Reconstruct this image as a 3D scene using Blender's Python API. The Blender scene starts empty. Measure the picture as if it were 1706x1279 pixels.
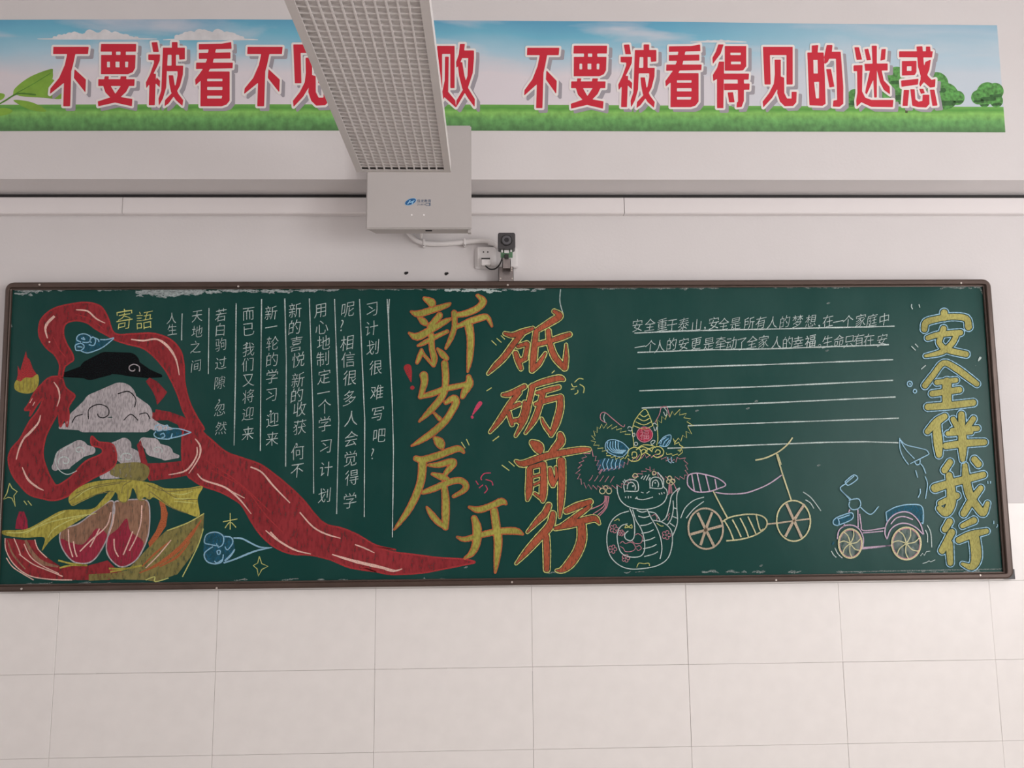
import bpy, bmesh, math, random
import numpy as np
from mathutils import Vector
from mathutils.geometry import tessellate_polygon
random.seed(7)
C = bpy.context.scene.collection
SC = bpy.context.scene

# ------------------------------------------------------------ camera, world, lights, exposure
POWER_R = (42.0, 105.0, 85.0)
POWER_L = 6.0
F_PX, YAW, PITCH, ROLL = 1330.0, 0.0276072, 0.1330459, -0.0094584
CAM = Vector((-0.06137, -3.17535, 1.56717))
cy, sy, cp, sp = math.cos(YAW), math.sin(YAW), math.cos(PITCH), math.sin(PITCH)
FW = Vector((sy*cp, cy*cp, sp)); RT0 = Vector((cy, -sy, 0)); UP0 = RT0.cross(FW)
RT = math.cos(ROLL)*RT0 + math.sin(ROLL)*UP0
UP = -math.sin(ROLL)*RT0 + math.cos(ROLL)*UP0
cam_data = bpy.data.cameras.new('camera'); cam = bpy.data.objects.new('camera', cam_data); C.objects.link(cam)
from mathutils import Matrix
M = Matrix((RT, UP, -FW)).transposed().to_4x4(); M.translation = CAM
cam.matrix_world = M
cam_data.sensor_width = 36.0; cam_data.lens = 36.0*F_PX/1706.0
cam_data.clip_start = 0.05
SC.camera = cam
SC.view_settings.view_transform = 'Standard'; SC.view_settings.look = 'None'
SC.view_settings.gamma = 1.0; SC.view_settings.use_curve_mapping = False
SC.view_settings.exposure = 0.0
world = bpy.data.worlds.new('world'); SC.world = world; world.use_nodes = True
world.node_tree.nodes['Background'].inputs[0].default_value = (0.95, 0.93, 0.96, 1)
world.node_tree.nodes['Background'].inputs[1].default_value = 0.9
ROOM_L, ROOM_R, ROOM_B, CEIL = -3.6, 3.9, -8.6, 3.75
WINS = [(-2.35, -0.75), (-4.55, -2.95), (-6.75, -5.15)]     # right wall openings, y ranges
WIN_Z = (0.9, 2.85)
def area(name, loc, rot, sx, sz, power, col):
    l = bpy.data.lights.new(name, 'AREA'); l.shape = 'RECTANGLE'; l.size = sx; l.size_y = sz
    l.energy = power; l.color = col
    o = bpy.data.objects.new(name, l); C.objects.link(o); o.location = loc; o.rotation_euler = rot
    return o
for k, (a, b) in enumerate(WINS):
    area('window_daylight', (ROOM_R+0.10, (a+b)/2, sum(WIN_Z)/2), (0, math.pi/2, 0), WIN_Z[1]-WIN_Z[0], b-a, POWER_R[k], (1.0, 0.975, 0.965))
for (a, b) in ((-3.1, -1.3), (-6.4, -4.6)):                  # corridor side, weaker
    area('window_daylight', (ROOM_L-0.10, (a+b)/2, 2.15), (0, -math.pi/2, 0), 1.2, b-a, POWER_L, (1.0, 0.94, 0.95))

# ------------------------------------------------------------ helpers
def W(x, y, Y=0.0):
    """point of the plane y=Y that the photograph shows at pixel (x, y)"""
    d = FW + RT*((x-853.0)/F_PX) - UP*((y-639.5)/F_PX)
    t = (Y-CAM.y)/d.y
    return CAM + d*t
def s2l(c):
    c /= 255.0
    return c/12.92 if c <= 0.04045 else ((c+0.055)/1.055)**2.4
def rgb(r, g, b, k=1.0):
    return (min(1, s2l(r)*k), min(1, s2l(g)*k), min(1, s2l(b)*k), 1)
def mat(name, col, rough=0.6, metal=0.0, noise=0.0, nscale=30.0, bump=0.0, bscale=60.0, spec=0.5):
    m = bpy.data.materials.new(name); m.use_nodes = True
    n = m.node_tree.nodes; L = m.node_tree.links; b = n['Principled BSDF']
    b.inputs['Base Color'].default_value = col; b.inputs['Roughness'].default_value = rough
    b.inputs['Metallic'].default_value = metal; b.inputs['Specular IOR Level'].default_value = spec
    tc = n.new('ShaderNodeTexCoord')
    if noise > 0:
        t = n.new('ShaderNodeTexNoise'); t.inputs['Scale'].default_value = nscale; t.inputs['Detail'].default_value = 5
        L.new(tc.outputs['Object'], t.inputs['Vector'])
        r = n.new('ShaderNodeMapRange'); r.inputs[1].default_value = .3; r.inputs[2].default_value = .7
        r.inputs[3].default_value = 1-noise; r.inputs[4].default_value = 1+noise
        L.new(t.outputs[0], r.inputs[0])
        v = n.new('ShaderNodeHueSaturation'); v.inputs['Color'].default_value = col
        L.new(r.outputs[0], v.inputs['Value']); L.new(v.outputs[0], b.inputs['Base Color'])
    if bump > 0:
        t2 = n.new('ShaderNodeTexNoise'); t2.inputs['Scale'].default_value = bscale; t2.inputs['Detail'].default_value = 4
        L.new(tc.outputs['Object'], t2.inputs['Vector'])
        bp = n.new('ShaderNodeBump'); bp.inputs['Strength'].default_value = bump; bp.inputs['Distance'].default_value = .01
        L.new(t2.outputs[0], bp.inputs['Height']); L.new(bp.outputs[0], b.inputs['Normal'])
    return m
def chalk(name, col, cover=0.85, scale=260.0, stretch=(1, 1, 1), rot=0.0, var=0.12):
    """dry chalk: grainy, lets some of what is under it through"""
    m = bpy.data.materials.new(name); m.use_nodes = True
    n = m.node_tree.nodes; L = m.node_tree.links; b = n['Principled BSDF']; out = n['Material Output']
    b.inputs['Roughness'].default_value = 0.95; b.inputs['Specular IOR Level'].default_value = 0.08
    tc = n.new('ShaderNodeTexCoord'); mp = n.new('ShaderNodeMapping')
    mp.inputs['Scale'].default_value = stretch; mp.inputs['Rotation'].default_value = (0, rot, 0)
    L.new(tc.outputs['Object'], mp.inputs['Vector'])
    t = n.new('ShaderNodeTexNoise'); t.inputs['Scale'].default_value = scale; t.inputs['Detail'].default_value = 3
    L.new(mp.outputs[0], t.inputs['Vector'])
    r = n.new('ShaderNodeMapRange'); r.inputs[1].default_value = .32; r.inputs[2].default_value = .58
    r.inputs[3].default_value = max(0, cover-0.3); r.inputs[4].default_value = min(1, cover+0.12)
    L.new(t.outputs[0], r.inputs[0])
    t2 = n.new('ShaderNodeTexNoise'); t2.inputs['Scale'].default_value = 9; t2.inputs['Detail'].default_value = 3
    L.new(mp.outputs[0], t2.inputs['Vector'])
    r2 = n.new('ShaderNodeMapRange'); r2.inputs[1].default_value = .3; r2.inputs[2].default_value = .7
    r2.inputs[3].default_value = 1-var; r2.inputs[4].default_value = 1+var
    L.new(t2.outputs[0], r2.inputs[0])
    v = n.new('ShaderNodeHueSaturation'); v.inputs['Color'].default_value = col
    L.new(r2.outputs[0], v.inputs['Value']); L.new(v.outputs[0], b.inputs['Base Color'])
    tr = n.new('ShaderNodeBsdfTransparent'); mx = n.new('ShaderNodeMixShader')
    L.new(r.outputs[0], mx.inputs[0]); L.new(tr.outputs[0], mx.inputs[1]); L.new(b.outputs[0], mx.inputs[2])
    L.new(mx.outputs[0], out.inputs['Surface'])
    return m
def empty(name, loc, label=None, cat=None, group=None, kind=None):
    o = bpy.data.objects.new(name, None); C.objects.link(o); o.location = loc; o.empty_display_size = .05
    return tag(o, label, cat, group, kind)
def tag(o, label=None, cat=None, group=None, kind=None):
    if label: o['label'] = label
    if cat: o['category'] = cat
    if group: o['group'] = group
    if kind: o['kind'] = kind
    return o
def worldloc(p):
    v = Vector((0, 0, 0))
    while p: v = v + p.location; p = p.parent
    return v
def link(name, me, parent=None):
    o = bpy.data.objects.new(name, me); C.objects.link(o)
    if parent: o.parent = parent; o.location = -worldloc(parent)
    return o
def obj(name, bm, mats, parent=None, smooth=False, bevel=0.0):
    if bevel > 0:
        bmesh.ops.bevel(bm, geom=list(bm.edges), offset=bevel, segments=2, affect='EDGES', clamp_overlap=True)
    bmesh.ops.recalc_face_normals(bm, faces=list(bm.faces))
    me = bpy.data.meshes.new(name); bm.to_mesh(me); bm.free()
    for m in (mats if isinstance(mats, (list, tuple)) else [mats]): me.materials.append(m)
    if smooth:
        for p in me.polygons: p.use_smooth = True
    return link(name, me, parent)
def box(bm, x0, x1, y0, y1, z0, z1, mi=0):
    vs = [bm.verts.new((x, y, z)) for z in (z0, z1) for x, y in ((x0, y0), (x1, y0), (x1, y1), (x0, y1))]
    for f in ((0, 3, 2, 1), (4, 5, 6, 7), (0, 1, 5, 4), (1, 2, 6, 5), (2, 3, 7, 6), (3, 0, 4, 7)):
        bm.faces.new([vs[i] for i in f]).material_index = mi
    return vs
def bx(x0, x1, y0, y1, z0, z1):
    bm = bmesh.new(); box(bm, x0, x1, y0, y1, z0, z1); return bm
def prism(bm, pts, axis_from, axis_to):
    """polygon of (x, z) points swept in y"""
    a = [bm.verts.new((p[0], axis_from, p[1])) for p in pts]; b = [bm.verts.new((p[0], axis_to, p[1])) for p in pts]
    n = len(pts); bm.faces.new(a); bm.faces.new(b[::-1])
    for i in range(n): bm.faces.new((a[i], b[i], b[(i+1) % n], a[(i+1) % n]))
def cyl(bm, p0, p1, r, n=20, r1=None):
    p0, p1 = Vector(p0), Vector(p1); d = (p1-p0).normalized()
    u = d.orthogonal().normalized(); v = d.cross(u); r1 = r if r1 is None else r1
    a = [bm.verts.new(p0+(u*math.cos(t)+v*math.sin(t))*r) for t in [2*math.pi*i/n for i in range(n)]]
    b = [bm.verts.new(p1+(u*math.cos(t)+v*math.sin(t))*r1) for t in [2*math.pi*i/n for i in range(n)]]
    bm.faces.new(a); bm.faces.new(b[::-1])
    for i in range(n): bm.faces.new((a[i], a[(i+1) % n], b[(i+1) % n], b[i]))
def tube(bm, pts, r, n=10):
    pts = [Vector(p) for p in pts]; rings = []
    for i, p in enumerate(pts):
        d = (pts[min(i+1, len(pts)-1)]-pts[max(i-1, 0)]).normalized()
        u = d.cross(Vector((0, 1, 0))).normalized() if abs(d.y) < .95 else d.orthogonal().normalized()
        v = d.cross(u)
        rings.append([bm.verts.new(p+(u*math.cos(t)+v*math.sin(t))*r) for t in [2*math.pi*k/n for k in range(n)]])
    for a, b in zip(rings, rings[1:]):
        for k in range(n): bm.faces.new((a[k], a[(k+1) % n], b[(k+1) % n], b[k]))
    bm.faces.new(rings[0]); bm.faces.new(rings[-1][::-1])
def smooth_path(pts, k=6, closed=False):
    """Catmull-Rom through points of any dimension"""
    P = [np.array(p, float) for p in pts]; n = len(P)
    if n < 3: return P
    out = []
    for i in range(n if closed else n-1):
        if closed: a, b, c, d = P[i-1], P[i], P[(i+1) % n], P[(i+2) % n]
        else: a, b, c, d = P[max(i-1, 0)], P[i], P[i+1], P[min(i+2, n-1)]
        for j in range(k):
            t = j/k
            out.append(.5*((2*b)+(c-a)*t+(2*a-5*b+4*c-d)*t*t+(3*b-a-3*c+d)*t**3))
    out.append(P[0] if closed else P[-1])
    return out
class Flat:
    """flat marks in photograph pixels laid on the plane y=Y, several materials"""
    def __init__(s, Y): s.Y = Y; s.v = []; s.f = []; s.m = []; s.mats = []; s.k = 0
    def mi(s, m):
        if m not in s.mats: s.mats.append(m)
        return s.mats.index(m)
    def vert(s, x, y, lift): s.v.append(W(x, y, s.Y-lift)); return len(s.v)-1
    def line(s, pts, w, m, curve=True, closed=False, lift=None, jit=.12, taper=False, k=6):
        pts = [tuple(p[:2])+((p[2],) if len(p) > 2 else (w,)) for p in pts]
        if curve and len(pts) > 2: q = smooth_path(pts, k, closed)
        else: q = [np.array(p, float) for p in (pts+[pts[0]] if closed else pts)]
        if not curve or len(pts) == 2:      # subdivide for the hand's wobble
            r = []
            for a, b in zip(q, q[1:]):
                n = max(1, int(np.hypot(*(b-a)[:2])/14))
                r += [a+(b-a)*i/n for i in range(n)]
            q = r+[q[-1]]
        n = len(q); ids = []; mi = s.mi(m); s.k += 1
        lift = (s.k % 7)*2e-5 if lift is None else lift
        for i, p in enumerate(q):
            d = (q[min(i+1, n-1)]-q[max(i-1, 0)])[:2]
            if closed: d = (q[(i+1) % (n-1)]-q[i-1 if i else n-2])[:2]
            L = np.hypot(*d) or 1; nx, ny = -d[1]/L, d[0]/L
            h = p[2]*.5*(1+random.uniform(-jit, jit))
            if taper: h *= .35+.65*min(1, 3.2*min(i, n-1-i)/max(1, n-1))
            ids.append((s.vert(p[0]+nx*h, p[1]+ny*h, lift), s.vert(p[0]-nx*h, p[1]-ny*h, lift)))
        for a, b in zip(ids, ids[1:]): s.f.append((a[0], b[0], b[1], a[1])); s.m.append(mi)
    def lines(s, many, w, m, **k):
        for p in many: s.line(p, w, m, **k)
    def poly(s, pts, m, curve=False, lift=0.0, rough=0.0):
        if curve: pts = smooth_path(pts, 5, True)[:-1]
        pts = [(p[0]+random.uniform(-rough, rough), p[1]+random.uniform(-rough, rough)) for p in pts]
        b = len(s.v)
        for p in pts: s.vert(p[0], p[1], lift)
        mi = s.mi(m)
        for t in tessellate_polygon([[Vector((p[0], p[1], 0)) for p in pts]]):
            s.f.append(tuple(b+i for i in t)); s.m.append(mi)
    def zig(s, path, amp, step, w, m, lean=.35, side=1, closed=False):
        """furry edge: little spikes along a path"""
        q = smooth_path(path, 12, closed); d = [0]
        for a, b in zip(q, q[1:]): d.append(d[-1]+np.hypot(*(b-a)[:2]))
        n = max(2, int(d[-1]/step/1.25)); out = []
        def at(t):
            t = min(max(t, 0), d[-1]); i = min(int(np.searchsorted(d, t)), len(q)-1); i = max(i, 1)
            u = (t-d[i-1])/max(1e-6, d[i]-d[i-1]); p = q[i-1]+(q[i]-q[i-1])*u; g = q[i]-q[i-1]; g = g/max(1e-6, np.hypot(*g[:2]))
            return p[:2], g[:2]
        for i in range(n):
            p, g = at(i*d[-1]/n); out.append((p[0], p[1]))
            p, g = at((i+.5+lean)*d[-1]/n); a = amp*random.uniform(.7, 1.25)*side
            out.append((p[0]-g[1]*a, p[1]+g[0]*a))
        p, g = at(d[-1]); out.append((p[0], p[1]))
        s.line(out, w, m, curve=False)
    def field(s, F, x0, y0, st, iso, m, lift=0.0):
        """fill where F < iso; F[j, i] sampled at (x0+i*st, y0+j*st)"""
        G = F-iso; ny, nx = G.shape; ins = G < 0; mi = s.mi(m); cache = {}
        def gv(i, j):
            if (i, j) not in cache: cache[(i, j)] = s.vert(x0+i*st, y0+j*st, lift)
            return cache[(i, j)]
        def ev(i, j, i2, j2):
            key = (i, j, i2, j2) if (i, j) < (i2, j2) else (i2, j2, i, j)
            if key not in cache:
                a, b, c, d = key; t = G[b, a]/(G[b, a]-G[d, c])
                cache[key] = s.vert(x0+(a+(c-a)*t)*st, y0+(b+(d-b)*t)*st, lift)
            return cache[key]
        full = ins[:-1, :-1] & ins[1:, :-1] & ins[:-1, 1:] & ins[1:, 1:]
        anyi = ins[:-1, :-1] | ins[1:, :-1] | ins[:-1, 1:] | ins[1:, 1:]
        for j in range(ny-1):
            i = 0
            while i < nx-1:
                if full[j, i]:
                    k = i
                    while k < nx-1 and full[j, k]: k += 1
                    s.f.append((gv(i, j), gv(k, j), gv(k, j+1), gv(i, j+1))); s.m.append(mi); i = k; continue
                if anyi[j, i]:
                    cs = [(i, j), (i+1, j), (i+1, j+1), (i, j+1)]; f = []
                    for a in range(4):
                        p, q = cs[a], cs[(a+1) % 4]
                        ip, iq = ins[p[1], p[0]], ins[q[1], q[0]]
                        if ip: f.append(gv(*p))
                        if ip != iq: f.append(ev(*p, *q))
                    if len(f) > 2: s.f.append(tuple(f)); s.m.append(mi)
                i += 1
    def build(s, name, parent=None):
        me = bpy.data.meshes.new(name); me.from_pydata([tuple(v) for v in s.v], [], s.f)
        for m in s.mats: me.materials.append(m)
        me.polygons.foreach_set('material_index', s.m)
        return link(name, me, parent)
def seg_field(strokes, st=1.0, pad=7):
    """signed distance to a set of tapered strokes [(x, y, w), ...] on a pixel grid"""
    P = [p for q in strokes for p in q]
    x0 = min(p[0] for p in P)-max(p[2] for p in P)/2-pad; x1 = max(p[0] for p in P)+max(p[2] for p in P)/2+pad
    y0 = min(p[1] for p in P)-max(p[2] for p in P)/2-pad; y1 = max(p[1] for p in P)+max(p[2] for p in P)/2+pad
    X, Y = np.meshgrid(np.arange(x0, x1, st), np.arange(y0, y1, st)); F = np.full(X.shape, 1e3)
    for q in strokes:
        q = smooth_path(q, 4) if len(q) > 2 else [np.array(p, float) for p in q]
        for a, b in zip(q, q[1:]):
            d = b-a; L2 = d[0]**2+d[1]**2 or 1e-6
            t = np.clip(((X-a[0])*d[0]+(Y-a[1])*d[1])/L2, 0, 1)
            F = np.minimum(F, np.hypot(X-a[0]-t*d[0], Y-a[1]-t*d[1])-(a[2]+t*d[2])/2)
    return F, x0, y0
def poly_field(polys, holes, st=1.0, pad=7):
    P = [p for q in polys for p in q]
    x0 = min(p[0] for p in P)-pad; x1 = max(p[0] for p in P)+pad; y0 = min(p[1] for p in P)-pad; y1 = max(p[1] for p in P)+pad
    X, Y = np.meshgrid(np.arange(x0, x1, st), np.arange(y0, y1, st))
    def sd(q):
        D = np.full(X.shape, 1e3); ins = np.zeros(X.shape, bool)
        for a, b in zip(q, q[1:]+q[:1]):
            dx, dy = b[0]-a[0], b[1]-a[1]; t = np.clip(((X-a[0])*dx+(Y-a[1])*dy)/(dx*dx+dy*dy or 1e-6), 0, 1)
            D = np.minimum(D, np.hypot(X-a[0]-t*dx, Y-a[1]-t*dy))
            if dy: ins ^= ((a[1] > Y) != (b[1] > Y)) & (X < a[0]+(Y-a[1])*dx/dy)
        return np.where(ins, -D, D)
    F = np.full(X.shape, 1e3)
    for q in polys: F = np.minimum(F, sd(q))
    for q in holes: F = np.maximum(F, -sd(q))
    return F, x0, y0
def Z(x0, y0, s, pts):
    """points read off an enlarged view of the photograph"""
    return [((p[0]/s)+x0, (p[1]/s)+y0)+((p[2]/s,) if len(p) > 2 else ()) for p in pts]
# ------------------------------------------------------------ materials
m_wall = mat('painted_plaster', (0.715, 0.69, 0.69, 1), .85, noise=.012, nscale=5, bump=.05, bscale=90, spec=.2)
m_tile = mat('glazed_wall_tile', (0.90, 0.875, 0.855, 1), .3, noise=.02, nscale=14, bump=.01, bscale=12)
m_grout = mat('tile_grout', (0.74, 0.70, 0.68, 1), .9)
m_joint = mat('dirty_joint', (0.26, 0.23, 0.22, 1), .9)
m_ceiling = mat('ceiling_paint', (0.82, 0.79, 0.78, 1), .9)
m_floor = mat('terrazzo_floor', (0.62, 0.57, 0.53, 1), .4, noise=.15, nscale=60)
m_duct = mat('white_plastic_trunking', (0.82, 0.785, 0.785, 1), .5)
m_plastic = mat('white_plastic', (0.80, 0.78, 0.775, 1), .45)
m_unit = mat('light_grey_enamel', (0.50, 0.475, 0.465, 1), .38)
m_unit_dark = mat('grey_enamel_underside', (0.50, 0.47, 0.46, 1), .5)
m_lamp = mat('lamp_enamel', (0.64, 0.605, 0.595, 1), .45)
m_slat = mat('matt_plastic_louvre', (0.74, 0.705, 0.695, 1), .5)
m_diff = mat('lamp_diffuser', (0.90, 0.87, 0.86, 1), .6)
m_black = mat('black_and_gap_shade', (0.03, 0.028, 0.028, 1), .7)  # black parts, and shade painted into the trunking and lamp gaps
m_frame = mat('brown_anodised_aluminium', (0.085, 0.056, 0.045, 1), .32, metal=.35, noise=.12, nscale=8)
m_screw = mat('screw_head', (0.62, 0.56, 0.52, 1), .4, metal=.5)
m_steel = mat('bracket_steel', (0.30, 0.27, 0.265, 1), .35, metal=.7, noise=.1, nscale=80)
m_cam = mat('dark_grey_camera_shell', (0.055, 0.052, 0.056, 1), .4)
m_lens = mat('lens_glass', (0.012, 0.012, 0.016, 1), .12)
m_lensring = mat('lens_ring', (0.09, 0.09, 0.10, 1), .3)
m_cable = mat('black_cable', (0.012, 0.012, 0.012, 1), .5)
m_dot = mat('white_indicator', (0.9, 0.88, 0.88, 1), .3)
m_logo = mat('blue_logo_print', rgb(30, 95, 150), .5)
m_logo2 = mat('pale_blue_logo_print', rgb(150, 200, 235), .5)
m_logo3 = mat('grey_blue_logo_print', rgb(70, 95, 125), .5)
m_green = mat('circuit_green', (0.10, 0.22, 0.12, 1), .6, noise=.4, nscale=300)

def board_material():
    m = mat('green_chalkboard', (0.005, 0.053, 0.045, 1), .30, spec=.17)
    n = m.node_tree.nodes; L = m.node_tree.links; b = n['Principled BSDF']; tc = n['Texture Coordinate']
    mp = n.new('ShaderNodeMapping'); mp.inputs['Scale'].default_value = (1, 1, .45); L.new(tc.outputs['Object'], mp.inputs[0])
    t = n.new('ShaderNodeTexNoise'); t.inputs['Scale'].default_value = 2.6; t.inputs['Detail'].default_value = 7; t.inputs['Roughness'].default_value = .6
    L.new(mp.outputs[0], t.inputs[0])
    r = n.new('ShaderNodeMapRange'); r.inputs[1].default_value = .46; r.inputs[2].default_value = .80; r.inputs[3].default_value = 0; r.inputs[4].default_value = .12
    L.new(t.outputs[0], r.inputs[0])
    mx = n.new('ShaderNodeMix'); mx.data_type = 'RGBA'
    mx.inputs[6].default_value = (0.005, 0.053, 0.045, 1); mx.inputs[7].default_value = (0.13, 0.23, 0.21, 1)   # wiped chalk haze
    L.new(r.outputs[0], mx.inputs[0]); L.new(mx.outputs[2], b.inputs['Base Color'])
    r2 = n.new('ShaderNodeMapRange'); r2.inputs[1].default_value = .3; r2.inputs[2].default_value = .7; r2.inputs[3].default_value = .27; r2.inputs[4].default_value = .34
    L.new(t.outputs[0], r2.inputs[0]); L.new(r2.outputs[0], b.inputs['Roughness'])
    return m
m_board = board_material()

def banner_material():
    """printed landscape: UV u runs along the banner, v up"""
    m = bpy.data.materials.new('printed_landscape'); m.use_nodes = True
    n = m.node_tree.nodes; L = m.node_tree.links; b = n['Principled BSDF']; b.inputs['Roughness'].default_value = .45
    uv = n.new('ShaderNodeUVMap'); uv.uv_map = 'UVMap'
    sep = n.new('ShaderNodeSeparateXYZ'); L.new(uv.outputs[0], sep.inputs[0])
    def noise(scale, sx, sy, det=4, dist=0.0):
        mp = n.new('ShaderNodeMapping'); mp.inputs['Scale'].default_value = (sx, sy, 1); L.new(uv.outputs[0], mp.inputs[0])
        t = n.new('ShaderNodeTexNoise'); t.inputs['Scale'].default_value = scale; t.inputs['Detail'].default_value = det
        t.inputs['Distortion'].default_value = dist; L.new(mp.outputs[0], t.inputs[0]); return t.outputs[0]
    def ramp(src, stops):
        r = n.new('ShaderNodeValToRGB'); e = r.color_ramp.elements
        e[0].position, e[0].color = stops[0]; e[1].position, e[1].color = stops[-1]
        for p, c in stops[1:-1]: x = e.new(p); x.color = c
        L.new(src, r.inputs[0]); return r.outputs[0]
    def math_(op, a, c):
        q = n.new('ShaderNodeMath'); q.operation = op
        for i, x in enumerate((a, c)):
            if isinstance(x, (int, float)): q.inputs[i].default_value = x
            else: L.new(x, q.inputs[i])
        return q.outputs[0]
    def mix(f, a, c):
        q = n.new('ShaderNodeMix'); q.data_type = 'RGBA'; L.new(f, q.inputs[0])
        for i, x in ((6, a), (7, c)):
            if isinstance(x, tuple): q.inputs[i].default_value = x
            else: L.new(x, q.inputs[i])
        return q.outputs[2]
    v = sep.outputs[1]; u = sep.outputs[0]
    vw = math_('ADD', v, math_('MULTIPLY', math_('SUBTRACT', noise(1, 9, 1.6, 3), .5), .30))
    pale, blue, mid = rgb(*BAN['pale']), rgb(*BAN['blue']), rgb(*BAN['mid'])
    sky = ramp(vw, [(.52, pale), (.70, mid), (.86, blue), (1.0, rgb(*BAN['deep']))])
    cl = ramp(noise(1, 7, 3.2, 6, .4), [(.50, (0, 0, 0, 1)), (.68, (1, 1, 1, 1))])
    right = ramp(u, [(.70, (0, 0, 0, 1)), (.86, (1, 1, 1, 1))])
    sky = mix(math_('MULTIPLY', cl, .65), sky, pale)
    sky = mix(math_('MULTIPLY', right, .62), sky, rgb(*BAN['rightsky']))
    gn = noise(1, 170, 14, 6)
    gv = math_('ADD', v, math_('MULTIPLY', math_('SUBTRACT', noise(1, 60, 5, 4), .5), .04))
    grass = ramp(gv, [(.0, rgb(*BAN['g0'], BK_)), (.10, rgb(*BAN['g1'], BK_)), (.165, rgb(*BAN['g2'], BK_)), (.20, rgb(*BAN['g3'], BK_)), (.26, rgb(*BAN['g2'], BK_))])
    hs = n.new('ShaderNodeHueSaturation'); L.new(grass, hs.inputs['Color'])
    amp = ramp(v, [(.13, (.75, .75, .75, 1)), (.20, (.12, .12, .12, 1))])
    L.new(math_('ADD', 1.0, math_('MULTIPLY', math_('SUBTRACT', gn, .5), math_('MULTIPLY', amp, 1.9))), hs.inputs['Value'])
    isg = n.new('ShaderNodeMath'); isg.operation = 'LESS_THAN'; L.new(v, isg.inputs[0]); isg.inputs[1].default_value = .232
    col = mix(isg.outputs[0], sky, hs.outputs[0])
    L.new(col, b.inputs['Base Color'])
    return m
BK_ = 1.35
BAN = dict(pale=(226, 220, 226), mid=(170, 208, 226), blue=(116, 188, 214), deep=(96, 168, 202), rightsky=(180, 206, 220),
           g0=(70, 112, 66), g1=(92, 146, 82), g2=(118, 170, 84), g3=(78, 138, 58))
m_banner = banner_material()
m_red = mat('red_print', rgb(205, 32, 56), .4)
m_white_print = mat('white_print', (0.86, 0.82, 0.80, 1), .45)
m_shadow_print = mat('grey_print', (0.36, 0.34, 0.38, 1), .5)
m_leaf_print = mat('leaf_print', rgb(130, 175, 62), .5, noise=.25, nscale=12)
m_leaf_dark = mat('dark_leaf_print', rgb(86, 140, 48), .5, noise=.2, nscale=20)
m_tree_print = mat('tree_print', rgb(84, 148, 72), .5, noise=.55, nscale=75)
m_tree_dark = mat('tree_shade_print', rgb(50, 98, 48), .5, noise=.4, nscale=75)
m_trunk_print = mat('trunk_print', rgb(80, 85, 50), .5)
m_cloud_print = mat('cloud_print', (0.72, 0.72, 0.74, 1), .5, noise=.1, nscale=20)

# ------------------------------------------------------------ the room
def struct(name, bm, m, parent=None, **k):
    o = obj(name, bm, m, parent, **k)
    if not parent: o['kind'] = 'structure'
    return o
struct('floor', bx(ROOM_L-.25, ROOM_R+.25, ROOM_B, .25, -.15, 0), m_floor)
struct('ceiling', bx(ROOM_L-.25, ROOM_R+.25, ROOM_B, .25, CEIL, CEIL+.15), m_ceiling)
wall_back = struct('wall_back', bx(ROOM_L-.25, ROOM_R+.25, 0, .25, 0, CEIL), m_wall)
struct('wall_front', bx(ROOM_L-.25, ROOM_R+.25, ROOM_B-.25, ROOM_B, 0, CEIL), m_wall)
def side_wall(name, xa, xb, holes, zz):
    bm = bmesh.new(); y = ROOM_B
    for a, b in sorted(holes):
        box(bm, xa, xb, y, a, 0, CEIL); box(bm, xa, xb, a, b, 0, zz[0]); box(bm, xa, xb, a, b, zz[1], CEIL); y = b
    box(bm, xa, xb, y, 0, 0, CEIL)
    return struct(name, bm, m_wall)
side_wall('wall_right', ROOM_R, ROOM_R+.25, WINS, WIN_Z)
side_wall('wall_left', ROOM_L-.25, ROOM_L, [(-3.1, -1.3), (-6.4, -4.6)], (1.55, 2.75))
nwin = 0
for xa, xb, holes, zz in ((ROOM_R, ROOM_R+.08, WINS, WIN_Z), (ROOM_L-.08, ROOM_L, [(-3.1, -1.3), (-6.4, -4.6)], (1.55, 2.75))):
    for a, b in holes:
        nwin += 1
        bm = bmesh.new(); f = .05; m_ = (a+b)/2
        box(bm, xa, xb, a, b, zz[0], zz[0]+f); box(bm, xa, xb, a, b, zz[1]-f, zz[1])
        for c in (a, b-f, m_-f/2): box(bm, xa, xb, c, c+f, zz[0]+f, zz[1]-f)
        struct('window_%d' % nwin, bm, m_duct)
# tiles under the trunking, up to 1.5 m, each a piece of its own
TX0, TW, TH = -1.70613, .6, .3
struct_grout = obj('grout_bed', bx(ROOM_L, ROOM_R, -.004, 0, 0, 1.5), m_grout, wall_back)
tile_me = None
x = TX0-4*TW
while x < ROOM_R:
    for r in range(5):
        xa, xb = max(x, ROOM_L)+.0005, min(x+TW, ROOM_R)-.0005
        if xb-xa < .02: continue
        full = abs((xb-xa)-(TW-.001)) < 1e-6
        if full and tile_me: o = link('tile', tile_me, wall_back)
        else:
            bm = bx(0, xb-xa, -.008, 0, 0, TH-.001)
            bmesh.ops.bevel(bm, geom=[e for e in bm.edges if all(v.co.y < -.004 for v in e.verts)], offset=.0007, segments=1, affect='EDGES')
            o = obj('tile', bm, m_tile, wall_back)
            if full: tile_me = o.data
        o.location = (xa, -.0035+random.uniform(-.0006, .0006), r*TH+.0005)
        o.rotation_euler = (random.uniform(-.0012, .0012), 0, random.uniform(-.0009, .0009))
    x += TW
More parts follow.
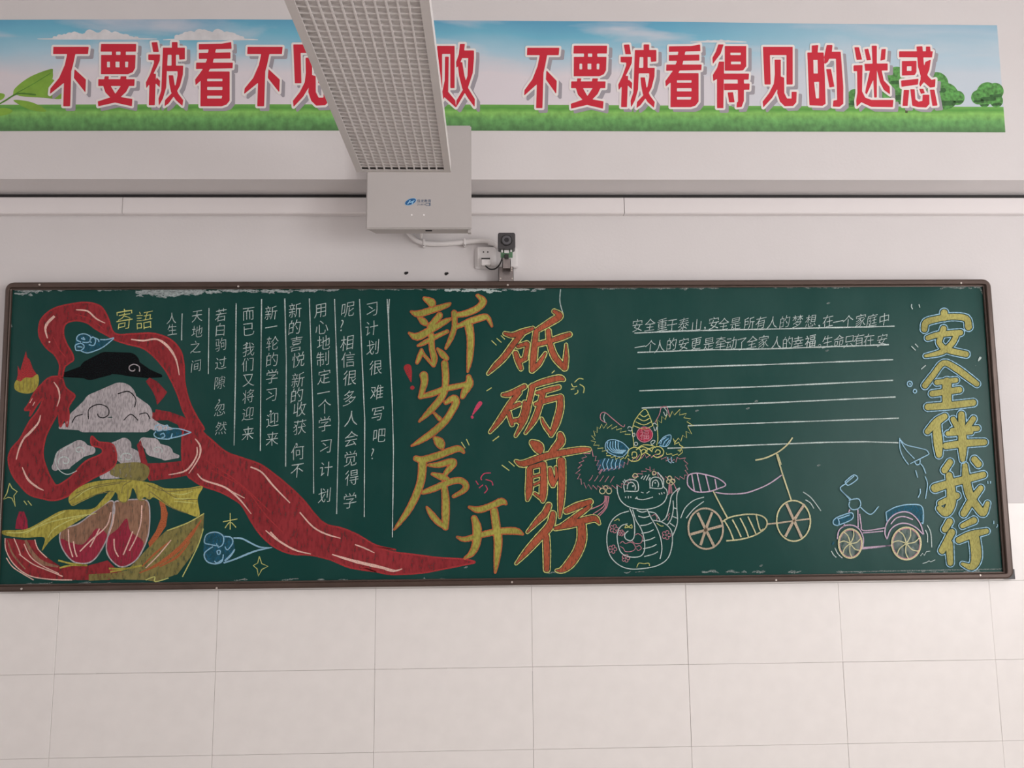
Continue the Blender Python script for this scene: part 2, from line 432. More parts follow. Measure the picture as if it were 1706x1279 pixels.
# joints that opened up and went dark
for (xa, ya, xb, yb) in ((626.6, 979, 624.5, 1108), (160, 1122.5, 245, 1122), (408, 1258.5, 470, 1258), (1150, 1105, 1390, 1103.5), (888.5, 1118, 889, 1245), (1410, 1108, 1411, 1150), (1150, 1110, 1152, 1170), (670, 1112.5, 745, 1112)):
    a, b = W(xa, ya, -.009), W(xb, yb, -.009); bm = bmesh.new()
    if abs(xb-xa) > 20: z = round(a.z/TH)*TH; box(bm, a.x, b.x, -.0088, -.0040, z-.0007, z+.0006)
    else: xx = TX0+round((a.x-TX0)/TW)*TW; box(bm, xx-.0008, xx+.0006, -.0088, -.0040, b.z, a.z)
    obj('open_joint', bm, m_joint, wall_back)
# beam above, with the trunking tucked below it
zb = W(850, 326, 0).z
lo, hi = 0.0, .5
for _ in range(40):
    d = (lo+hi)/2
    if W(850, 299, -d).z > zb: lo, hi = d, hi
    else: lo, hi = lo, d
# nearer plane -> lower z for the same pixel
BEAM = d
beam = struct('trim_1', bx(ROOM_L, ROOM_R, -BEAM, 0, zb, CEIL), m_wall)
print('BEAM', BEAM, 'zb', zb)
tr = empty('cable_trunking', (0, 0, zb-.12), 'long white plastic cable trunking running along the wall under the beam', 'trunking')
ztop, zbot = W(850, 328.2, -.035).z, W(850, 355, -.035).z
xs = [ROOM_L+.01, W(204, 340, -.035).x, W(1040, 340, -.035).x, ROOM_R-.01]
for a, b in zip(xs, xs[1:]):
    bm = bmesh.new()
    prof = [(-.0012, ztop-.0005), (-.031, ztop-.0005), (-.035, ztop-.004), (-.035, zbot+.004), (-.031, zbot), (-.0012, zbot)]
    A = [bm.verts.new((a+.0012, p[0], p[1])) for p in prof]; B = [bm.verts.new((b-.0012, p[0], p[1])) for p in prof]
    bm.faces.new(A); bm.faces.new(B[::-1])
    for i in range(6): bm.faces.new((A[i], B[i], B[(i+1) % 6], A[(i+1) % 6]))
    obj('trunking_cover', bm, m_duct, tr)
obj('gap_shade_strip', bx(ROOM_L+.01, ROOM_R-.01, -.012, -.001, ztop+.0002, zb-.0002), m_black, wall_back)  # black strip painting in the shadow line between trunking and beam
# drilled holes left in the plaster beside the camera bracket
for px, py in ((676, 455), (743, 456)):
    p = W(px, py, -.001); bm = bmesh.new()
    cyl(bm, (p.x, -.0015, p.z), (p.x, 0, p.z), .0065, 9); cyl(bm, (p.x+.006, -.0015, p.z+.002), (p.x+.006, 0, p.z+.002), .005, 7)
    obj('drill_hole', bm, m_black, wall_back)

# ------------------------------------------------------------ wall banner
YB = -BEAM-.002
ban = empty('slogan_banner', W(830, 217, -BEAM), 'long landscape banner with big red white-edged Chinese slogan on the beam', 'banner')
top = [(-150, 35), (0, 33), (320, 32), (740, 34), (1100, 36), (1400, 40), (1661, 42)]
bot = [(-150, 219), (0, 218), (320, 217), (740, 217), (1100, 218.5), (1400, 219), (1675, 220)]
bm = bmesh.new(); uvl = bm.loops.layers.uv.new('UVMap'); cols = []
N = 60
for i in range(N+1):
    t = i/N; x_t = -150+(1661+150)*t; x_b = -150+(1675+150)*t
    yt = np.interp(x_t, [p[0] for p in top], [p[1] for p in top]); yb = np.interp(x_b, [p[0] for p in bot], [p[1] for p in bot])
    cols.append((bm.verts.new(W(x_b, yb, YB)), bm.verts.new(W(x_t, yt, YB)), t))
for (a, b, t), (c, d, t2) in zip(cols, cols[1:]):
    f = bm.faces.new((a, c, d, b))
    for l, q in zip(f.loops, ((t, 0), (t2, 0), (t2, 1), (t, 1))): l[uvl].uv = q
g = bmesh.ops.extrude_face_region(bm, geom=list(bm.faces))
for v in [e for e in g['geom'] if isinstance(e, bmesh.types.BMVert)]: v.co.y = -BEAM-.0002
obj('banner_sheet', bm, m_banner, ban)
YP = YB-.0004
def puff(F, pts, m, lift=0.0):
    a, x0, y0 = seg_field(pts, 1.5, 4); F.field(a, x0, y0, 1.5, 0, m, lift)
rr = random.Random(3)
def pcloud(xa, xb, yb, h, n):
    cl = Flat(YP); pts = [[(xa, yb, 1.5), ((xa+xb)/2, yb-1, 4), (xb, yb, 1.5)]]
    for i in range(n):
        t = (i+.5)/n; w = h*(.35+.8*math.sin(math.pi*min(1, t*1.05))**.8)*rr.uniform(.6, 1.05); x = xa+(xb-xa)*(.12+.72*t)
        pts.append([(x, yb-w*.45, w), (x+3, yb-w*.42, w*.9)])
    puff(cl, pts, m_cloud_print); cl.build('printed_cloud', ban)
pcloud(62, 262, 65, 15, 17); pcloud(272, 430, 66, 18, 15); pcloud(1150, 1244, 70, 4, 6)
lf = Flat(YP)
for q in ([(0, 172), (20, 160), (25, 147), (50, 128), (84, 115), (88, 120), (85, 135), (60, 152), (25, 158)], [(28, 158), (60, 140), (88, 132), (105, 158), (100, 165), (75, 163)],
          [(0, 155), (8, 158), (3, 166), (-15, 168), (-20, 155)], [(22, 167), (48, 169), (70, 178), (76, 186), (48, 182)], [(0, 180), (20, 183), (14, 190), (-14, 194)]):
    lf.poly(q, m_leaf_print, curve=True, lift=.00002*len(lf.v)/10)
lf.line([(-20, 184), (8, 168), (30, 156), (60, 158)], 2.6, m_leaf_dark, lift=.00025); lf.line([(26, 156), (55, 140), (84, 122)], 1.2, m_leaf_dark, lift=.00025)
lf.build('printed_leaf_spray', ban)
def ptree(blobs, trunk):
    t = Flat(YP)
    if trunk: t.line(trunk, 4, m_trunk_print, curve=False)
    puff(t, [[(x, y, w)] if False else [(x, y, w), (x+.1, y, w)] for x, y, w in blobs], m_tree_print)
    for x, y, w in blobs: puff(t, [[(x-w*.25, y+w*.28, w*.16), (x+w*.3, y+w*.26, w*.2)]], m_tree_dark, .0001)
    t.build('printed_tree', ban)
ptree([(1494, 128, 34), (1503, 148, 52), (1480, 160, 26), (1560, 140, 40), (1575, 160, 44), (1545, 165, 36), (1595, 163, 24), (1523, 162, 40), (1425, 162, 28), (1418, 168, 20)], [(1512, 170), (1510, 188)])
ptree([(1645, 155, 36), (1630, 162, 24), (1658, 152, 28), (1660, 168, 22), (1640, 170, 18)], None)

# the slogan, glyph shapes as solid polygons
G = {}
G['不'] = ([[(330,288),(548,288),(543,333),(465,333),(452,395),(440,440),(433,655),(390,655),(395,510),(308,580),(312,545),(365,480),(400,400),(415,333),(328,333)], [(460,425),(530,490),(527,570),(456,480)]], [])
G['要'] = ([[(623,270),(842,270),(840,318),(620,318)],[(690,300),(716,300),(716,345),(690,345)],[(744,300),(777,300),(777,345),(744,345)],[(623,338),(838,338),(835,420),(820,445),(790,457),(622,457)],
  [(606,488),(832,488),(830,530),(605,530)],[(645,470),(672,470),(668,492),(643,492)],[(745,470),(782,470),(778,492),(742,492)],[(635,525),(680,525),(712,578),(750,525),(800,525),(780,565),(745,598),(818,610),(815,655),(710,632),(605,655),(603,625),(680,600),(650,570)]],
  [[(660,380),(678,380),(678,415),(660,415)],[(713,380),(738,380),(738,415),(713,415)],[(773,380),(792,380),(790,415),(773,415)]])
G['被'] = ([[(935,260),(970,258),(980,320),(945,320)],[(915,335),(988,335),(985,375),(965,420),(947,455),(962,455),(955,652),(918,652),(922,520),(903,545),(900,510),(925,460),(950,390),(950,372),(915,370)],[(965,478),(988,500),(985,540),(960,515)],
  [(1060,258),(1095,258),(1095,300),(1060,300)],[(1005,293),(1140,293),(1140,365),(1106,368),(1104,337),(1035,337),(1030,420),(1025,540),(1005,610),(980,655),(978,610),(995,560),(998,480)],[(1058,330),(1085,330),(1085,415),(1058,415)],
  [(1030,405),(1130,405),(1128,460),(1110,530),(1080,585),(1040,640),(1015,658),(1018,620),(1060,575),(1085,520),(1095,465),(1095,440),(1030,440)],[(1040,465),(1068,465),(1078,530),(1100,580),(1130,620),(1125,656),(1085,620),(1055,570),(1045,520)]], [])
G['看'] = ([[(1228,270),(1370,268),(1430,258),(1432,300),(1228,305)],[(1228,325),(1425,322),(1425,360),(1228,362)],[(1212,385),(1440,385),(1438,420),(1210,425)],[(1290,300),(1335,300),(1312,400),(1270,470),(1208,525),(1205,490),(1250,430),(1278,370)],
  [(1240,440),(1420,440),(1420,620),(1400,645),(1370,655),(1238,655)]],[[(1280,485),(1375,485),(1375,500),(1280,500)],[(1280,535),(1375,535),(1375,555),(1280,555)],[(1280,590),(1374,590),(1370,607),(1280,607)]])
G['得'] = ([[(1305,290),(1340,290),(1320,350),(1270,415),(1268,375),(1290,335)],[(1310,400),(1343,400),(1338,697),(1297,697),(1297,510),(1273,525),(1270,485),(1298,440)],[(1347,300),(1485,300),(1485,430),(1465,455),(1440,458),(1347,458)],
  [(1343,476),(1503,476),(1500,515),(1343,515)],[(1343,540),(1507,540),(1505,580),(1343,583)],[(1430,510),(1470,510),(1470,650),(1455,690),(1422,693),(1425,660),(1432,655)],[(1365,597),(1400,595),(1410,660),(1375,660)]],
  [[(1383,343),(1450,343),(1450,358),(1383,358)],[(1387,400),(1450,400),(1450,417),(1387,417)]])
G['见'] = ([[(20,302),(212,302),(212,545),(172,545),(172,355),(65,355),(70,545),(30,545)],[(95,385),(135,385),(135,500),(115,570),(80,630),(22,693),(18,655),(60,600),(90,540),(97,480)],[(122,490),(157,500),(158,600),(175,635),(205,635),(205,592),(238,592),(235,660),(215,683),(160,685),(130,655),(112,600)]],[])
G['的'] = ([[(335,295),(378,292),(372,345),(335,345)],[(306,340),(412,340),(420,500),(425,670),(405,683),(320,680)],[(432,292),(470,292),(465,340),(440,400),(420,415),(415,370)],[(450,335),(523,335),(540,560),(540,670),(515,690),(472,688),(475,650),(500,645),(492,380),(445,380)],[(428,447),(460,447),(482,560),(450,565)]],
  [[(345,388),(373,388),(375,475),(347,475)],[(350,530),(383,528),(382,635),(362,635)]])
G['迷'] = ([[(610,305),(640,305),(660,385),(625,388)],[(605,423),(663,420),(660,590),(680,630),(720,645),(862,645),(858,692),(720,690),(655,660),(625,690),(622,650),(630,600),(628,460),(605,460)],[(722,295),(755,295),(755,630),(738,630)],[(675,318),(700,315),(718,388),(690,390)],[(785,318),(813,316),(808,385),(778,392)],
  [(675,412),(825,410),(825,455),(680,458)],[(712,450),(735,450),(730,520),(690,610),(680,600),(685,570)],[(755,450),(785,450),(800,520),(838,560),(840,610),(800,580),(775,530)]],[])
G['惑'] = ([[(900,332),(1118,332),(1112,372),(900,370)],[(918,395),(1012,393),(1012,465),(1000,485),(918,488)],[(912,520),(1025,508),(1022,545),(915,560)],[(1012,302),(1050,300),(1060,420),(1085,490),(1108,515),(1135,510),(1132,560),(1100,565),(1060,530),(1035,560),(1030,540),(1042,500),(1022,430)],
  [(1070,400),(1105,385),(1095,450),(1070,510),(1040,555),(1038,500)],[(1073,302),(1100,302),(1103,335),(1073,335)],[(930,580),(965,580),(955,682),(922,682)],[(972,575),(1000,575),(1005,640),(1025,655),(1050,650),(1052,610),(1095,610),(1096,670),(1075,692),(1020,690),(985,680)],[(1030,572),(1056,572),(1066,600),(1040,605)],[(1098,578),(1128,578),(1148,680),(1115,682)]],[[(950,428),(980,428),(980,458),(950,458)]])
G['败'] = ([[(1035,295),(1150,295),(1150,570),(1122,570),(1122,348),(1068,348),(1068,570),(1035,570)],[(1087,365),(1112,365),(1110,480),(1108,590),(1070,650),(1030,690),(1030,650),(1070,590),(1085,520)],[(1105,590),(1155,650),(1158,695),(1085,630)],[(1185,282),(1218,282),(1210,350),(1185,410),(1162,440),(1160,400),(1178,350)],[(1190,325),(1278,325),(1278,375),(1190,375)],
  [(1240,370),(1278,372),(1270,470),(1240,560),(1200,630),(1160,695),(1162,650),(1205,580),(1235,490)],[(1170,405),(1200,400),(1215,490),(1240,570),(1283,640),(1282,693),(1235,630),(1200,570),(1180,490)]],[])
G['失'] = ([[(30,10),(62,10),(52,70),(28,120),(8,120),(22,70)],[(20,75),(215,75),(215,120),(20,120)],[(5,185),(235,185),(235,230),(5,230)],[(100,0),(142,0),(142,200),(125,280),(90,345),(15,400),(10,360),(65,310),(95,250),(100,190)],[(122,225),(160,225),(175,290),(235,355),(232,400),(170,360),(135,300)]],[])
line1 = [('不',83,148,78,177),('要',163,227,73,177),('被',243,308,70,177),('看',325,388,70,177),('不',406.5,471,78,177),('见',488,548,74,178),('的',568,630,74,178),('失',648,711,73,179),('败',727,791,73,179),
         ('不',873,932,79.5,180),('要',951,1011.5,76,181),('被',1030,1093.5,74,180),('看',1108.5,1169,74,178.5),('得',1187,1249,74,180),('见',1270.6,1327.4,78,179),('的',1345,1405,75,178),('迷',1422,1488.5,76,178.5),('惑',1498,1562,77,179)]
for ch, xa, xb, ya, yb in line1:
    P, H = G[ch]; A = [p for q in P for p in q]
    ax, bx_, ay, by = min(p[0] for p in A), max(p[0] for p in A), min(p[1] for p in A), max(p[1] for p in A)
    f = lambda q: [((p[0]-ax)/(bx_-ax)*(xb-xa)+xa, (p[1]-ay)/(by-ay)*(yb-ya)+ya) for p in q]
    F, x0, y0 = poly_field([f(q) for q in P], [f(q) for q in H], 1.0, 9)
    t = Flat(YP-.0004)
    t.field(F, x0+6.5, y0+5.5, 1.0, 2.4, m_shadow_print, 0)
    t.field(F, x0, y0, 1.0, 3.4, m_white_print, .0004)
    t.field(F, x0, y0, 1.0, 0, m_red, .0008)
    t.build('printed_character', ban)

# ------------------------------------------------------------ wall unit over the board
YU = -BEAM-.065
un = empty('wall_unit', W(700, 388, -BEAM), 'light grey metal wall cabinet with small blue logo, behind the lamp end', 'cabinet')
tl, trr, br, bl = W(600, 208, YU), W(785.5, 209, YU), W(785.5, 381, YU), W(611, 379.5, YU)
xL, xR, zT, zBt = bl.x-.004, br.x, tl.z, br.z
bm = bmesh.new(); box(bm, xL, xR, YU, YU+.014, zBt, zT)
obj('front_panel', bm, m_unit, un, bevel=.004)
bm = bmesh.new()
zz0 = zBt+.003
A = [(xL+.004, YU+.0142, zT-.004), (xR-.003, YU+.0142, zT-.004), (xR-.003, YU+.0142, zz0), (xL+.004, YU+.0142, zz0)]
B = [(xL+.03, -BEAM-.0005, zT-.006), (xR-.012, -BEAM-.0005, zT-.006), (xR-.012, -BEAM-.0005, zz0+.0), (xL+.03, -BEAM-.0005, zz0+.0)]
va = [bm.verts.new(p) for p in A]; vb = [bm.verts.new(p) for p in B]
bm.faces.new(va); bm.faces.new(vb[::-1])
for i in range(4): bm.faces.new((va[i], vb[i], vb[(i+1) % 4], va[(i+1) % 4]))
obj('body', bm, m_unit_dark, un)
p = W(784, 382, YU+.02)
obj('corner_bracket', bx(p.x-.010, p.x+.002, YU+.016, YU+.035, zBt-.010, zBt+.0025), m_unit_dark, un)
p0, p1 = W(709, 381.5, YU+.03), W(720, 381.5, YU+.03)
obj('latch_slot', bx(p0.x, p1.x, YU+.022, YU+.030, zBt-.0005, zBt+.0025), m_black, un)
for px in (686.0, 706.3):
    p = W(px, 358.2, YU); bm = bmesh.new(); cyl(bm, (p.x, YU-.002, p.z), (p.x, YU+.001, p.z), .0032, 14); obj('indicator', bm, m_dot, un)
lg = Flat(YU-.0008)
el = [(684+8.8*math.cos(a)-1.2*math.sin(a), 336+5.2*math.sin(a)-2.0*math.cos(a)) for a in [2*math.pi*i/28 for i in range(28)]]
lg.poly([((x-684)*1.08+684, (y-336)*1.12+336) for x, y in el], m_logo2); lg.poly(el, m_logo, lift=.0003)
lg.lines([[(679, 340, 1.2), (682, 336, 1.8), (683.5, 333, 1.2)], [(680, 337, 1), (685, 336.5, 1.8), (688, 335, 1)], [(686, 341, 1), (687.5, 337, 1.6), (690.5, 333, 1)]], 1.4, m_logo2, lift=.0005)
lg.build('logo_print', un)
# ------------------------------------------------------------ font glyphs (the program's own font) as flat meshes
GC = {}
def glyph(ch):
    if ch not in GC:
        cu = bpy.data.curves.new('g', 'FONT'); cu.body = ch; cu.resolution_u = 3; cu.size = 1; cu.offset = 0 if ch in '佳发教育JIAF福' else -.011
        o = bpy.data.objects.new('g', cu); C.objects.link(o)
        bpy.context.view_layer.update()
        me = bpy.data.meshes.new_from_object(o.evaluated_get(bpy.context.evaluated_depsgraph_get()))
        GC[ch] = ([(v.co.x, v.co.y) for v in me.vertices], [tuple(p.vertices) for p in me.polygons])
        bpy.data.objects.remove(o); bpy.data.curves.remove(cu); bpy.data.meshes.remove(me)
    return GC[ch]
def put_glyph(F, ch, cx, cy_, w, h, m, slant=.10, rise=.07, wob=.6, lift=0.0, center=True):
    vs, fs = glyph(ch)
    if not vs: return
    mi = F.mi(m); b = len(F.v)
    ex, ey = (.5, .38)
    if not center: ex, ey = (min(v[0] for v in vs)+max(v[0] for v in vs))/2, (min(v[1] for v in vs)+max(v[1] for v in vs))/2
    a1, a2 = random.uniform(0, 6.28), random.uniform(0, 6.28)
    for x, y in vs:
        u, v = x-ex, y-ey
        px = cx+w*(u+slant*v)+wob*math.sin(a1+v*5)*.8; py = cy_-h*(v+rise*u)+wob*math.sin(a2+u*5)*.8
        F.vert(px, py, lift)
    for f in fs: F.f.append(tuple(b+i for i in f)); F.m.append(mi)
for i, ch in enumerate('佳发教育'): pass
lt = Flat(YU-.0008)
for i, ch in enumerate('佳发教育'): put_glyph(lt, ch, 697.6+i*6.0, 334.6, 6.0, 5.6, m_logo3, slant=0, rise=0, wob=0)
for i, ch in enumerate('JIAFA'): put_glyph(lt, ch, 696+i*2.9, 340.4, 4.4, 4.2, m_logo3, slant=.15, rise=0, wob=0, center=False)
lt.line([(709.5, 338.6), (715.5, 338.6), (715.5, 342.2), (709.5, 342.2)], .8, m_logo3, curve=False, closed=True)
lt.poly([(715.6, 338), (717.2, 338), (717.2, 342.6), (715.6, 342.6)], m_logo3)
lt.build('logo_lettering', un)

# ------------------------------------------------------------ ceiling lamp hanging from the ceiling towards the camera
LFAR = -.650
pR, pL = W(751, 287, LFAR), W(594, 286, LFAR)
lz = pR.z; lx0, lx1 = pL.x, pR.x; LNEAR = LFAR-1.2; lh = .036
lamp = empty('classroom_lamp', ((lx0+lx1)/2, (LFAR+LNEAR)/2, lz), 'long white louvred classroom lamp hanging in front of the banner', 'lamp')
bw = .021
bm = bmesh.new()
box(bm, lx0, lx0+bw, LNEAR, LFAR, lz, lz+.004); box(bm, lx1-bw, lx1, LNEAR, LFAR, lz, lz+.004)
box(bm, lx0+bw, lx1-bw, LFAR-.016, LFAR, lz, lz+.004); box(bm, lx0+bw, lx1-bw, LNEAR, LNEAR+.016, lz, lz+.004)
obj('rim', bm, m_lamp, lamp)
bm = bmesh.new()
box(bm, lx0, lx0+.0015, LNEAR, LFAR, lz+.004, lz+lh); box(bm, lx1-.0015, lx1, LNEAR, LFAR, lz+.004, lz+lh)
box(bm, lx0, lx1, LFAR-.0015, LFAR, lz+.004, lz+lh); box(bm, lx0, lx1, LNEAR, LNEAR+.0015, lz+.004, lz+lh)
box(bm, lx0, lx1, LNEAR, LFAR, lz+lh, lz+lh+.002)
obj('housing', bm, m_lamp, lamp)
obj('diffuser', bx(lx0+.004, lx1-.004, LNEAR+.004, LFAR-.004, lz+.013, lz+.016), m_diff, lamp)
obj('end_gap_shade', bx(lx0+bw-.004, lx1-bw+.004, LFAR-.0165-.0008, LFAR-.0165, lz+.0045, lz+.0125), m_black, lamp)  # black strip standing in for the shade past the louvre's end
gx0, gx1, gy0, gy1 = lx0+bw, lx1-bw, LNEAR+.016, LFAR-.016-.022
me = None
for i in range(1, 11):
    x = gx0+(gx1-gx0)*i/11
    if me is None:
        o = obj('slat', bx(-.0021, .0021, gy0, gy1+.020, .001, .0075), m_slat, lamp); me = o.data
    else: o = link('slat', me, lamp)
    o.location = Vector((x, 0, lz))-lamp.location
me = None; n = 49
for i in range(n+1):
    y = gy0+(gy1-gy0)*i/n
    if me is None:
        o = obj('cross_slat', bx(gx0, gx1, -.0020, .0020, .002, .0075), m_slat, lamp); me = o.data
    else: o = link('cross_slat', me, lamp)
    o.location = Vector((0, y, lz))-lamp.location
for y in (LFAR-.25, LNEAR+.25):
    bm = bmesh.new(); xx = (lx0+lx1)/2; cyl(bm, (xx, y, lz+lh+.002), (xx, y, CEIL), .006, 10); cyl(bm, (xx, y, CEIL-.02), (xx, y, CEIL), .04, 20)
    obj('hanging_rod', bm, m_lamp, lamp, smooth=False)

# ------------------------------------------------------------ conduit, socket and camera under the unit
YC = -.014
co = empty('conduit', W(740, 404, 0), 'white bent plastic conduit clipped to wall between cabinet and socket', 'conduit')
path = smooth_path([(676, 372), (680, 386), (688, 396), (700, 403), (722, 406), (752, 405), (785, 402), (806, 401), (820, 404), (829, 412)], 6)
bm = bmesh.new(); tube(bm, [W(p[0], p[1], YC) for p in path], .0105, 12); obj('pipe', bm, m_plastic, co, smooth=True)
for px, py in ((706.5, 405), (774, 404)):
    p = W(px, py, YC); bm = bmesh.new()
    prism(bm, [(p.x-.0045, p.z-.018), (p.x+.0045, p.z-.018), (p.x+.0045, p.z+.014), (p.x-.0045, p.z+.014)], -.027, -.0005)
    obj('clip', bm, m_plastic, co, bevel=.002)
    bm = bmesh.new(); cyl(bm, (p.x, -.0285, p.z-.0145), (p.x, -.0268, p.z-.0145), .0022, 8); obj('clip_nail', bm, m_steel, co)
p = W(819, 404, YC); bm = bmesh.new(); cyl(bm, (p.x-.012, YC, p.z+.003), (p.x+.012, YC, p.z-.003), .0135, 16); obj('coupling', bm, m_plastic, co, smooth=False)
p = W(700, 386, -.03); bm = bmesh.new(); tube(bm, [W(696, 380, -.17), W(700, 384, -.12), W(702, 390, -.06), W(701, 398, -.02)], .006, 8)
obj('branch_pipe', bm, m_plastic, co, smooth=True)

def wbox(x0, y0, x1, y1, Yf, Yb):
    """box whose front face covers the pixel rectangle at depth Yf and runs back to Yb"""
    a, b = W(x0, y0, Yf), W(x1, y1, Yf)
    return bx(a.x, b.x, Yf, Yb, b.z, a.z)
so = empty('wall_socket', W(810, 446, 0), 'square white wall socket with plug, left of the small camera', 'socket')
obj('back_box', wbox(791.5, 412.5, 827, 447, -.012, -.0005), m_plastic, so, bevel=.003)
obj('face_plate', wbox(794.5, 411, 826, 444, -.020, -.012), m_plastic, so, bevel=.003)
for px in (805.5, 812.7):
    p = W(px, 419.7, -.020); bm = bmesh.new(); cyl(bm, (p.x, -.0206, p.z), (p.x, -.019, p.z), .0031, 10); obj('pin_hole', bm, m_black, so)
pg = empty('black_cabled_plug', W(809, 437, -.02), 'small white plug with a curved black cable seated in the wall socket', 'plug')
pl = obj('plug_body', wbox(801.5, 428, 817.5, 441.5, -.042, -.0202), m_plastic, pg, bevel=.003)
obj('plug_slot', wbox(802, 429.4, 816.5, 431.8, -.0426, -.0415), m_black, pg)
bm = bmesh.new()
tube(bm, smooth_path([tuple(W(*p)) for p in ((808.5, 441.5, -.035), (811, 445, -.036), (817, 448.3, -.04), (825, 447.5, -.05), (832, 441, -.06), (836.3, 431, -.07), (837.3, 421, -.075))], 6), .0029, 8)
obj('cable', bm, m_cable, pg, smooth=True)

cb = empty('surveillance_camera', W(844, 466, 0), 'small dark grey cube camera with round lens on a steel bracket above the board', 'camera')
YF = -.125
shell = bmesh.new(); a, b = W(829.3, 387.6, YF), W(858.6, 413.6, YF)
r = .008; pts = []
for cx_, cz_, a0 in ((b.x-r, a.z-r, 0), (a.x+r, a.z-r, 90), (a.x+r, b.z+r, 180), (b.x-r, b.z+r, 270)):
    pts += [(cx_+r*math.cos(math.radians(a0+t)), cz_+r*math.sin(math.radians(a0+t))) for t in (0, 22, 45, 67, 90)]
prism(shell, pts, YF, YF+.05); obj('shell', shell, m_cam, cb)
c = W(844, 400.2, YF); R1 = 9.6*(3.05/F_PX)
for nm, rr, y0, y1, mm in (('lens_rim', R1*1.02, YF-.0045, YF, m_cable), ('lens_ring', R1*.84, YF-.0052, YF-.0045, m_lensring), ('lens', R1*.42, YF-.0060, YF-.0052, m_lens)):
    bm = bmesh.new(); cyl(bm, (c.x, y0, c.z), (c.x, y1, c.z), rr*.96, 36, rr); obj(nm, bm, mm, cb)
# circuit board and arm under the shell
obj('circuit_board', wbox(834, 415, 854, 429, -.100, -.097), m_green, cb)
for (x0, y0, x1, y1) in ((840, 416.5, 848, 421), (835, 416, 838, 420), (850, 415.6, 853, 419.5)):
    obj('connector', wbox(x0, y0, x1, y1, -.106, -.1002), m_plastic, cb, bevel=.0008)
obj('tilt_joint', wbox(840.5, 423, 847.5, 429.5, -.112, -.100), m_black, cb, bevel=.001)
bm = bmesh.new()
a, b = W(837, 430.5, -.098), W(851, 447, -.094)
box(bm, a.x, b.x, -.098, -.0955, b.z, a.z); box(bm, a.x, a.x+.0022, -.098, -.035, b.z, a.z-.004); box(bm, b.x-.0022, b.x, -.098, -.035, b.z, a.z-.004)
obj('upright_arm', bm, m_steel, cb)
a, b = W(830.5, 444.5, -.045), W(855.5, 467.5, -.045)
bm = bmesh.new(); box(bm, a.x, b.x, -.045, -.042, b.z-.004, a.z); box(bm, a.x, a.x+.002, -.045, -.001, b.z-.004, a.z); box(bm, b.x-.002, b.x, -.045, -.001, b.z-.004, a.z); box(bm, a.x, b.x, -.003, -.001, b.z-.004, a.z)
obj('bracket', bm, m_steel, cb)
for px, py in ((852.5, 447), (852.5, 450.5), (834, 464), (853.5, 464)):
    p = W(px, py, -.045); bm = bmesh.new(); cyl(bm, (p.x, -.0485, p.z), (p.x, -.045, p.z), .0032, 10); obj('bolt', bm, m_screw, cb)
obj('junction_box', wbox(847, 412, 862.5, 445, -.030, -.0005), m_plastic, cb, bevel=.004)

# ------------------------------------------------------------ the chalkboard
YB0 = -.030
bd = empty('chalkboard', W(845, 975, 0), 'wide green chalkboard in a brown metal frame covered with coloured chalk', 'chalkboard')
inn = [(16.5, 481.5), (1641, 475.5), (1675.5, 953), (-6, 974)]          # inner edge of the frame
out = [(8, 469.2), (1651.5, 464), (1691.5, 964.5), (-17.5, 987)]
def inset(q, d):
    c = [(p[0], p[1]) for p in q]; k = ((-1, -1), (1, -1), (1, 1), (-1, 1))
    return [(p[0]+s[0]*d, p[1]+s[1]*d) for p, s in zip(c, k)]
pan = inset(inn, 3)
bm = bmesh.new(); f = [bm.verts.new(W(x, y, YB0)) for x, y in pan]; k_ = [bm.verts.new((v.co.x, -.0085, v.co.z)) for v in f]
bm.faces.new(f); bm.faces.new(k_[::-1])
for i in range(4): bm.faces.new((f[i], k_[i], k_[(i+1) % 4], f[(i+1) % 4]))
obj('board_panel', bm, m_board, bd)
YFR = -.050
oc = [W(x, y, YFR) for x, y in out]; ic = [W(x, y, YFR) for x, y in inn]
prof = [(0, -.0085), (0, -.040), (.10, -.047), (.30, -.050), (.72, -.050), (.80, -.047), (.83, -.040), (.93, -.038), (1.0, -.0375), (1.0, -.0302)]
R_ = .034
def ring_pts():
    """matching outer and inner points going round from the top left corner's end"""
    pts = []
    for i in range(4):
        P, A, B = oc[i], oc[i-1], oc[(i+1) % 4]; u = (A-P).normalized(); v = (B-P).normalized(); q = ic[i]
        arc = []
        for t in range(9):
            s = t/8*math.pi/2; c = P+u*R_+v*R_
            arc.append((c-v*R_*math.cos(s)-u*R_*math.sin(s), q))
        # inner corner: points slide along a small chamfer
        arc = [(o, q+(u*.006*(1-t/4) if t < 4 else v*.006*(t/4-1))) for t, (o, _) in enumerate(arc)]
        pts.append(arc)
    return pts
arcs = ring_pts()
def sweep(pairs, name):
    bm = bmesh.new(); rows = []
    for o_, i_ in pairs: rows.append([bm.verts.new((o_.x+(i_.x-o_.x)*t, y, o_.z+(i_.z-o_.z)*t)) for t, y in prof])
    for a, b in zip(rows, rows[1:]):
        for j in range(len(prof)-1): bm.faces.new((a[j], a[j+1], b[j+1], b[j]))
    bm.faces.new(rows[0]); bm.faces.new(rows[-1][::-1])
    return obj(name, bm, m_frame, bd)
for i in range(4): sweep(arcs[i], 'frame_corner')
for i in range(4):
    a, b = arcs[i][-1], arcs[(i+1) % 4][0]; n = 2
    sweep([(a[0]+(b[0]-a[0])*(t/n), a[1]+(b[1]-a[1])*(t/n)) for t in range(n+1)], 'frame_rail')
for px, py in ((66, 474.3), (397, 477), (846, 474.6), (1601, 471.5), (36, 980.5), (361, 979.5), (853, 969.5), (1293, 966), (1633, 957.8)):
    p = W(px, py, -.05); bm = bmesh.new(); cyl(bm, (p.x, -.0525, p.z), (p.x, -.0495, p.z), .0034, 12, .0042); obj('screw', bm, m_screw, bd)
a, b = W(1672, 948, -.03), W(1691.5, 964.6, -.03)
